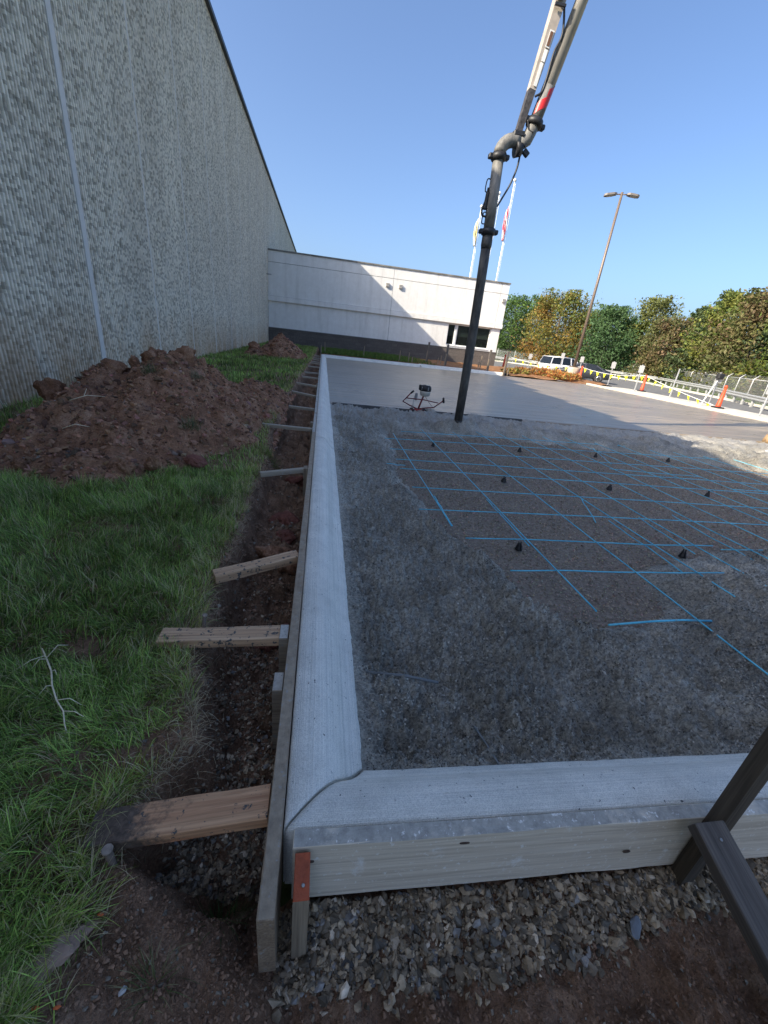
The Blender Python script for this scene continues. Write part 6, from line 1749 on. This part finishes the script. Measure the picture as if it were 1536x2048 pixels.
# ------------------------------------------------------------------ cars
def paint(name, col, rough=0.3, metal=0.0):
    return simple(name, col, rough, metal=metal, var=0.05, scale=2, coat=0.6)
M_carw = paint('white_car_paint', (0.78, 0.78, 0.78)); M_card = paint('dark_car_paint', (0.028, 0.03, 0.036), 0.35, 0.2)
M_carglass = simple('car_glass', (0.012, 0.014, 0.016), 0.08, var=0.1)
M_tyre = simple('tyre', (0.02, 0.02, 0.02), 0.85); M_rim = simple('alloy_rim', (0.5, 0.5, 0.5), 0.35, metal=0.6)
M_tail = simple('tail_light', (0.4, 0.02, 0.02), 0.3); M_hl = simple('headlight', (0.6, 0.62, 0.65), 0.2); M_trim = simple('black_trim', (0.025, 0.025, 0.027), 0.6)
def car(name, label, loc, heading, body_sec, cab_sec, wheels, paintm, wr, width, rear_x, front_x):
    t = thing(name, label, 'car', loc, heading)
    hw = width / 2
    def ring(x, zl, zh, w, tuck=0.9):
        return [(x, -w * tuck, zl), (x, -w, zl + 0.15), (x, -w, zh - 0.12), (x, -w * 0.93, zh), (x, w * 0.93, zh), (x, w, zh - 0.12), (x, w, zl + 0.15), (x, w * tuck, zl)]
    mb = MB(); mb.loft([ring(x, zl, zh, w * hw) for x, zl, zh, w in body_sec]); mb.build('body', paintm, t)
    mb = MB(); mb.loft([[(x, -w * hw, z0), (x, -w * hw * tp, z1), (x, w * hw * tp, z1), (x, w * hw, z0)] for x, z0, z1, w, tp in cab_sec], smooth=False); mb.build('greenhouse', M_carglass, t)
    # roof skin and pillars in body colour
    rs = [c for c in cab_sec if c[2] - c[1] > 0.3]
    mb = MB(); mb.loft([[(x, -w * hw * tp * 1.02, z1 - 0.05), (x, -w * hw * tp, z1 + 0.025), (x, w * hw * tp, z1 + 0.025), (x, w * hw * tp * 1.02, z1 - 0.05)] for x, z0, z1, w, tp in rs]); mb.build('roof', paintm, t)
    for sgn in (-1, 1):
        for i, cidx in enumerate([0, len(cab_sec) // 2, len(cab_sec) - 1]):
            pass
        for (xa, za, xb, zb_) in PIL[name]:
            ya = sgn * hw * 0.93; yb = sgn * hw * cab_sec[1][3] * cab_sec[1][4] * 1.01
            mb = MB(); mb.bar((xa, ya, za), (xb, yb, zb_), 0.02, 0.1, up=(1, 0, 0)); mb.build('pillar', paintm, t)
        for x in wheels:
            w_ = link('wheel', None, parent=t, loc=(x, sgn * (hw - 0.1), wr))
            ax = Vector((0, 1, 0))
            mb = MB(); mb.lathe([(wr * 0.62, -0.11), (wr * 0.95, -0.11), (wr, -0.07), (wr, 0.07), (wr * 0.95, 0.11), (wr * 0.62, 0.11)], (0, 0, 0), 22, ax); mb.build('tyre', M_tyre, w_)
            mb = MB(); mb.lathe([(wr * 0.2, -0.1), (wr * 0.64, -0.115), (wr * 0.66, 0), (wr * 0.64, 0.115), (wr * 0.2, 0.1)], (0, 0, 0), 22, ax); mb.build('rim', M_rim, w_)
            mb = MB()
            for q in range(5):
                a = q * 1.2566; mb.box((wr * 0.42 * math.cos(a), sgn * 0.117, wr * 0.42 * math.sin(a)), (0.1, 0.01, 0.06), Matrix.Rotation(-a, 3, 'Y'))
            mb.build('rim_gaps', M_tyre, w_, kind='stuff')
            mb = MB(); mb.lathe([(wr * 1.13, -0.05), (wr * 1.13, 0.05)], (x, sgn * (hw - 0.045), wr * 1.02), 22, ax); mb.build('wheel_arch', M_trim, t)
        mb = MB(); mb.box((rear_x + 0.06, sgn * hw * 0.8, body_sec[0][2] * 0.86), (0.16, 0.3, 0.16), bev=0.03); mb.build('tail_light', M_tail, t)
        mb = MB(); mb.box((front_x - 0.12, sgn * hw * 0.72, body_sec[-1][2] * 0.86), (0.2, 0.34, 0.13), bev=0.03); mb.build('headlight', M_hl, t)
        mb = MB(); mb.box((front_x * 0.36, sgn * (hw + 0.08), body_sec[3][2] + 0.07), (0.14, 0.2, 0.13), bev=0.03); mb.build('mirror', paintm, t)
    for sgn in (-1, 1):
        for xh in (0.25, -0.75):
            mb = MB(); mb.box((xh, sgn * (hw + 0.012), body_sec[3][2] - 0.16), (0.2, 0.03, 0.035), bev=0.008); mb.build('door_handle', M_trim, t)
    mb = MB(); mb.box((rear_x - 0.005, 0, 0.45), (0.1, width * 0.9, 0.22), bev=0.04); mb.build('rear_bumper', M_trim, t)
    mb = MB(); mb.box((rear_x - 0.03, 0, 0.72), (0.02, 0.32, 0.16)); mb.build('licence_plate', M_sign, t)
    mb = MB(); mb.box((front_x - 0.02, 0, 0.42), (0.1, width * 0.86, 0.2), bev=0.04); mb.build('front_bumper', M_trim, t)
    return t
PIL = {'white_suv': [(-2.2, 1.02, -2.0, 1.66), (-0.98, 1.02, -0.92, 1.68), (0.12, 1.02, 0.02, 1.68), (1.22, 1.02, 0.42, 1.64)],
       'dark_sedan': [(-1.72, 0.95, -0.98, 1.36), (-0.12, 0.95, -0.12, 1.42), (1.12, 0.95, 0.36, 1.40)]}
SEC_SUV = [(-2.34, 0.42, 0.98, 0.88), (-2.22, 0.36, 1.06, 0.97), (-1.6, 0.3, 1.06, 1.0), (0, 0.28, 1.04, 1.0), (1.2, 0.3, 1.04, 1.0), (1.9, 0.32, 0.98, 0.97), (2.25, 0.36, 0.88, 0.9), (2.4, 0.42, 0.76, 0.78)]
CAB_SUV = [(-2.28, 1.0, 1.05, 0.9, 0.9), (-2.02, 1.02, 1.66, 0.92, 0.84), (-0.9, 1.02, 1.73, 0.93, 0.83), (0.42, 1.02, 1.68, 0.92, 0.82), (1.3, 1.0, 1.05, 0.9, 0.9)]
car('white_suv', 'white SUV parked beyond the pennants, seen from its rear quarter', (23.0, 38.6, LOT), math.radians(8), SEC_SUV, CAB_SUV, (-1.42, 1.42), M_carw, 0.37, 1.88, -2.34, 2.4)
SEC_SED = [(-2.35, 0.4, 0.9, 0.86), (-2.2, 0.32, 0.98, 0.95), (-1.5, 0.26, 0.99, 1.0), (0, 0.24, 0.96, 1.0), (1.2, 0.26, 0.95, 1.0), (1.9, 0.28, 0.82, 0.96), (2.25, 0.3, 0.72, 0.88), (2.38, 0.36, 0.62, 0.78)]
CAB_SED = [(-2.0, 0.94, 1.0, 0.88, 0.9), (-1.0, 0.96, 1.38, 0.9, 0.8), (-0.2, 0.96, 1.45, 0.9, 0.79), (0.38, 0.96, 1.42, 0.9, 0.79), (1.25, 0.92, 0.97, 0.9, 0.9)]
car('dark_sedan', 'dark sedan parked beyond the lamp post, seen from the side', (22.9, 35.3, LOT), math.radians(150), SEC_SED, CAB_SED, (-1.4, 1.42), M_card, 0.33, 1.82, -2.35, 2.38)

# ------------------------------------------------------------------ trees beyond the fence
def tree(x, y, h_, rx, kind, label, seed, cols, n=6500, leaf=0.22, zb=0.06, group='trees beyond the fence'):
    r = np.random.default_rng(seed)
    t = thing('tree' if kind != 'pine' else 'pine_tree', label, 'tree', (x, y, -0.8), group=group)
    mb = MB()
    mb.tube([(0, 0, 0), (0.1, 0, h_ * 0.35), (0.0, 0.1, h_ * 0.65), (0, 0, h_ * 0.93)], [0.03 * h_ * 0.7, 0.02 * h_, 0.012 * h_, 0.03], 8)
    ends = []
    nb = 46
    for k in range(nb):
        f = zb + (0.97 - zb) * (k / nb) ** 0.9
        if kind == 'pine':
            rad = rx * (1 - f) ** 0.75 * (0.75 + 0.5 * r.random()); dz = 0.05 * h_ * (0.6 - f)
        elif kind == 'broad':
            rad = rx * math.sqrt(max(0.02, 1 - ((f - 0.42) / 0.58) ** 2)) * (0.65 + 0.5 * r.random()); dz = 0.07 * h_
        else:
            rad = rx * (0.4 + 0.9 * min(1, 1.7 * (1 - f))) * (0.55 + 0.6 * r.random()); dz = 0.09 * h_
        a = k * 2.4 + r.normal(0, 0.3)
        e = np.array([rad * math.cos(a), rad * math.sin(a), min(f * h_ + dz, h_ * 0.99)])
        s0 = np.array([0, 0, max(0.1, f * h_ - 0.08 * h_)])
        ends.append((s0, e, rad))
        if k % 2 == 0:
            mb.tube([s0, (s0 + e) / 2 + np.array([0, 0, 0.02 * h_]), e], [0.006 * h_, 0.004 * h_, 0.01], 5)
    mb.build('trunk', M_bark, t)
    P = []; C = []
    per = n // nb
    cols = np.array(cols)
    for s0, e, rad in ends:
        u = r.random(per) ** 0.55
        c0 = s0[None] + (e - s0)[None] * (0.2 + 0.85 * u[:, None])
        sp = (0.22 + 0.2 * rad) * (0.6 if kind == 'pine' else 0.8) * r.uniform(0.6, 1.25)
        p = c0 + r.normal(size=(per, 3)) * sp * np.array([1, 1, 0.42 if kind == 'pine' else 0.75])
        P.append(p)
        cc = cols[r.integers(0, len(cols))] * 0.6 + cols[r.integers(0, len(cols), per)] * 0.4
        C.append(cc * r.uniform(0.65, 1.35, (per, 1)))
    P = np.concatenate(P); C = np.concatenate(C)
    P[:, 2] = np.clip(P[:, 2], 0.05, h_ * 1.02)
    V, q, cc = leafmass(P, leaf, C, seed)
    link('crown', mesh_np('crown', V, q, col=cc), M_leaf, t, kind='stuff')
    return t
G1 = [(0.07, 0.13, 0.03), (0.1, 0.17, 0.035), (0.06, 0.11, 0.03)]
G2 = [(0.13, 0.17, 0.035), (0.2, 0.2, 0.04), (0.09, 0.13, 0.03)]
MPL = [(0.2, 0.17, 0.035), (0.26, 0.16, 0.035), (0.14, 0.16, 0.035), (0.26, 0.12, 0.03), (0.12, 0.15, 0.035), (0.1, 0.13, 0.03)]
PN = [(0.045, 0.075, 0.03), (0.06, 0.09, 0.035), (0.075, 0.1, 0.04)]
RB = [(0.17, 0.11, 0.06), (0.13, 0.12, 0.04), (0.1, 0.12, 0.04)]
def pol(az, dist): 
    k_ = dist / math.hypot(az, 1); return (az * k_, k_)
TR = [
    (0.375, 84, 9.6, 3.6, 'broad', 'green rounded tree rising just behind the office wing corner', G1, 6500),
    (0.44, 82, 10.2, 3.4, 'broad', 'green rounded tree at the left end of the tree row', G1, 6500),
    (0.50, 88, 11.2, 3.2, 'oval', 'tall darker green tree between the first green tree and the orange maple', G1, 5000),
    (0.555, 74, 10.4, 4.0, 'broad', 'orange and yellow autumn maple behind the white car', MPL, 9000),
    (0.63, 80, 8.6, 2.6, 'oval', 'olive tree squeezed right of the orange maple', G2, 5000),
    (0.69, 70, 8.6, 2.7, 'oval', 'dense dark green tree behind the dark car', [(0.06, 0.12, 0.045), (0.08, 0.14, 0.05)], 7000),
    (0.755, 78, 7.4, 2.6, 'broad', 'yellow-green low tree right of the lamp pole', G2, 5000),
    (0.80, 78, 10.8, 3.0, 'oval', 'tall yellowish tree in the middle of the row', [(0.16, 0.17, 0.045), (0.12, 0.14, 0.05)], 6500),
    (0.86, 66, 7.2, 3.0, 'broad', 'reddish tinged low tree right of the middle', RB, 5500),
    (0.925, 66, 9.4, 2.8, 'pine', 'dark pine left of the tallest pine', PN, 6500),
    (0.985, 62, 10.6, 3.2, 'pine', 'tallest dark pine at the right', PN, 8000),
    (1.04, 60, 9.4, 2.8, 'oval', 'mixed green tree right of the tallest pine', G2, 6500),
    (1.10, 56, 9.0, 2.8, 'oval', 'brownish tree at the right edge of the picture', RB, 6500),
    (1.20, 54, 9.0, 3.0, 'pine', 'pine beyond the right edge of the picture', PN, 5000),
    (1.32, 52, 9.0, 3.2, 'oval', 'olive tree past the right edge of the picture', G2, 5000),
    (0.30, 90, 9.0, 3.4, 'broad', 'green tree hidden behind the office wing', G1, 3500),
]
for i, (az, ds, hh, rx, kd, l, cols, n) in enumerate(TR):
    x, y = pol(az, ds)
    tree(x, y, hh + 0.5, rx * 1.2, kd, l, 900 + i, cols, n=int(n * 1.9), leaf=0.135 if kd != 'pine' else 0.12)
SHC = [(0.16, 0.2, 0.04), (0.2, 0.22, 0.05), (0.1, 0.14, 0.03), (0.22, 0.17, 0.05)]
SH = ['under the green tree left of the maple', 'under the left side of the orange maple', 'under the right side of the orange maple', 'behind the dark car', 'right of the lamp pole, behind the fence', 'below the yellowish tree', 'below the reddish low tree', 'left of the tallest pine, behind the fence', 'below the tallest pine', 'below the mixed green tree', 'behind the right cone', 'at the right edge behind the fence', 'beyond the right edge behind the fence']
for i, w in enumerate(SH):
    az = 0.42 + i * 0.068; ds = np.interp(az, [0.4, 0.6, 0.75, 0.88, 1.05, 1.3], [84, 80, 75, 70, 58, 48])
    x, y = pol(az, ds)
    shrub(x, y, -0.85, 3.0, 2.0, 2.4 + (i % 3) * 0.7, SHC if i % 4 else RB, 2600, 0.11, 'dense vine-covered shrub ' + w, 950 + i, 'wild_shrub', 'shrub', 'shrubs along the fence')

# ------------------------------------------------------------------ worker at the right edge
pw = thing('person', 'worker in blue jeans and tan boots standing at the right edge', 'person', (10.08, 7.78, -0.16))
M_jean = simple('blue_jeans', (0.12, 0.17, 0.27), 0.85, var=0.3, scale=12, bmp=0.4)
M_boot = simple('tan_boot', (0.3, 0.2, 0.11), 0.7, var=0.35, scale=15)
M_shirt = simple('grey_shirt', (0.35, 0.36, 0.36), 0.85, bmp=0.3, bscale=20)
M_skin = simple('skin', (0.45, 0.27, 0.2), 0.55)
def skin(name, verts, edges, radii, mat, root=0, sub=2):
    me = bpy.data.meshes.new(name); me.from_pydata([Vector(v) for v in verts], edges, [])
    o = link(name, me, mat, pw)
    md = o.modifiers.new('skin', 'SKIN'); md.use_smooth_shade = True
    for i, rr_ in enumerate(radii):
        me.skin_vertices[0].data[i].radius = (rr_, rr_) if not hasattr(rr_, '__len__') else rr_
    me.skin_vertices[0].data[root].use_root = True
    ss = o.modifiers.new('sub', 'SUBSURF'); ss.levels = sub; ss.render_levels = sub
    return o
skin('body', [(0.12, 0, 0.98), (0.12, 0, 1.18), (0.12, -0.01, 1.38), (0.12, 0, 1.52), (0.12, -0.01, 1.66), (0.12, -0.03, 1.75), (-0.09, 0, 1.43), (-0.15, -0.02, 1.17), (-0.11, -0.2, 0.98), (0.33, 0, 1.43), (0.39, -0.02, 1.17), (0.35, -0.2, 0.98)], [(0, 1), (1, 2), (2, 3), (3, 4), (4, 5), (2, 6), (6, 7), (7, 8), (2, 9), (9, 10), (10, 11)], [(0.16, 0.11), (0.15, 0.1), (0.17, 0.11), 0.06, 0.085, 0.095, 0.065, 0.05, 0.036, 0.065, 0.05, 0.036], M_shirt)
skin('jeans', [(0.12, 0, 1.0), (0.03, 0, 0.9), (0.02, -0.02, 0.52), (0.0, 0, 0.16), (0.21, 0, 0.9), (0.23, 0.02, 0.52), (0.25, 0.05, 0.16)], [(0, 1), (1, 2), (2, 3), (0, 4), (4, 5), (5, 6)], [(0.17, 0.12), 0.1, 0.075, 0.068, 0.1, 0.075, 0.068], M_jean)
for sx_, sy_ in ((0.0, 0.0), (0.25, 0.05)):
    mb = MB()
    mb.loft([[(sx_ + a * w, sy_ + yv + b_ * 0.0, z) for a, z in ((-1, 0.0), (1, 0.0), (1, hgt * 0.6), (0.55, hgt), (-0.55, hgt), (-1, hgt * 0.6))] for yv, w, hgt in ((0.11, 0.035, 0.11), (0.08, 0.047, 0.2), (0.0, 0.05, 0.2), (-0.06, 0.05, 0.13), (-0.13, 0.053, 0.085), (-0.19, 0.045, 0.06), (-0.215, 0.025, 0.035)) for b_ in (0,)])
    mb.build('boot', M_boot, pw)
    mb = MB(); mb.box((sx_, sy_ - 0.05, -0.012), (0.1, 0.32, 0.024), bev=0.008); mb.build('boot_sole', M_tyre, pw)
mb = MB(); mb.lathe([(0.02, -0.115), (0.06, -0.1), (0.085, -0.02), (0.083, 0.05), (0.05, 0.1)], (0.12, -0.03, 1.74), 16); mb.build('head', M_skin, pw)
mb = MB(); mb.lathe([(0.15, 0.0), (0.152, 0.012), (0.11, 0.02), (0.1, 0.07), (0.06, 0.11), (0.02, 0.118)], (0.12, -0.03, 1.78), 18); mb.build('hard_hat', simple('white_hat', (0.75, 0.75, 0.72), 0.4), pw)
for hx in (-0.11, 0.35):
    for q in range(5):
        L = (0.05, 0.075, 0.082, 0.076, 0.06)[q]; ox = -0.034 + q * 0.017
        base = Vector((hx + ox, -0.22, 0.93)); 
        if q == 0: base = Vector((hx + ox, -0.24, 0.96))
        mb = MB(); mb.tube([Vector((hx + ox * 0.7, -0.2, 0.975)), base, base + Vector((0.002, -0.004, -L * 0.5)), base + Vector((0.002, 0.02, -L * 0.9))], [0.013, 0.01, 0.009, 0.007], 7); mb.build('finger', M_skin, pw)
# loose tie wires lying on the sunlit concrete beside the worker
for i, (a_, b_, l) in enumerate([((8.6, 6.6), (10.0, 6.3), 'pale loose bar lying on the sunlit concrete at the right edge'), ((8.8, 6.45), (10.2, 6.0), 'second pale loose bar lying at the right edge'), ]):
    mb = MB(); mb.tube([(*a_, -0.1), ((a_[0] + b_[0]) / 2, (a_[1] + b_[1]) / 2 + 0.03, -0.09), (*b_, -0.1)], 0.012, 6); mb.build('loose_rebar', simple('pale_bar', (0.6, 0.62, 0.62), 0.5), label=l, cat='rebar')
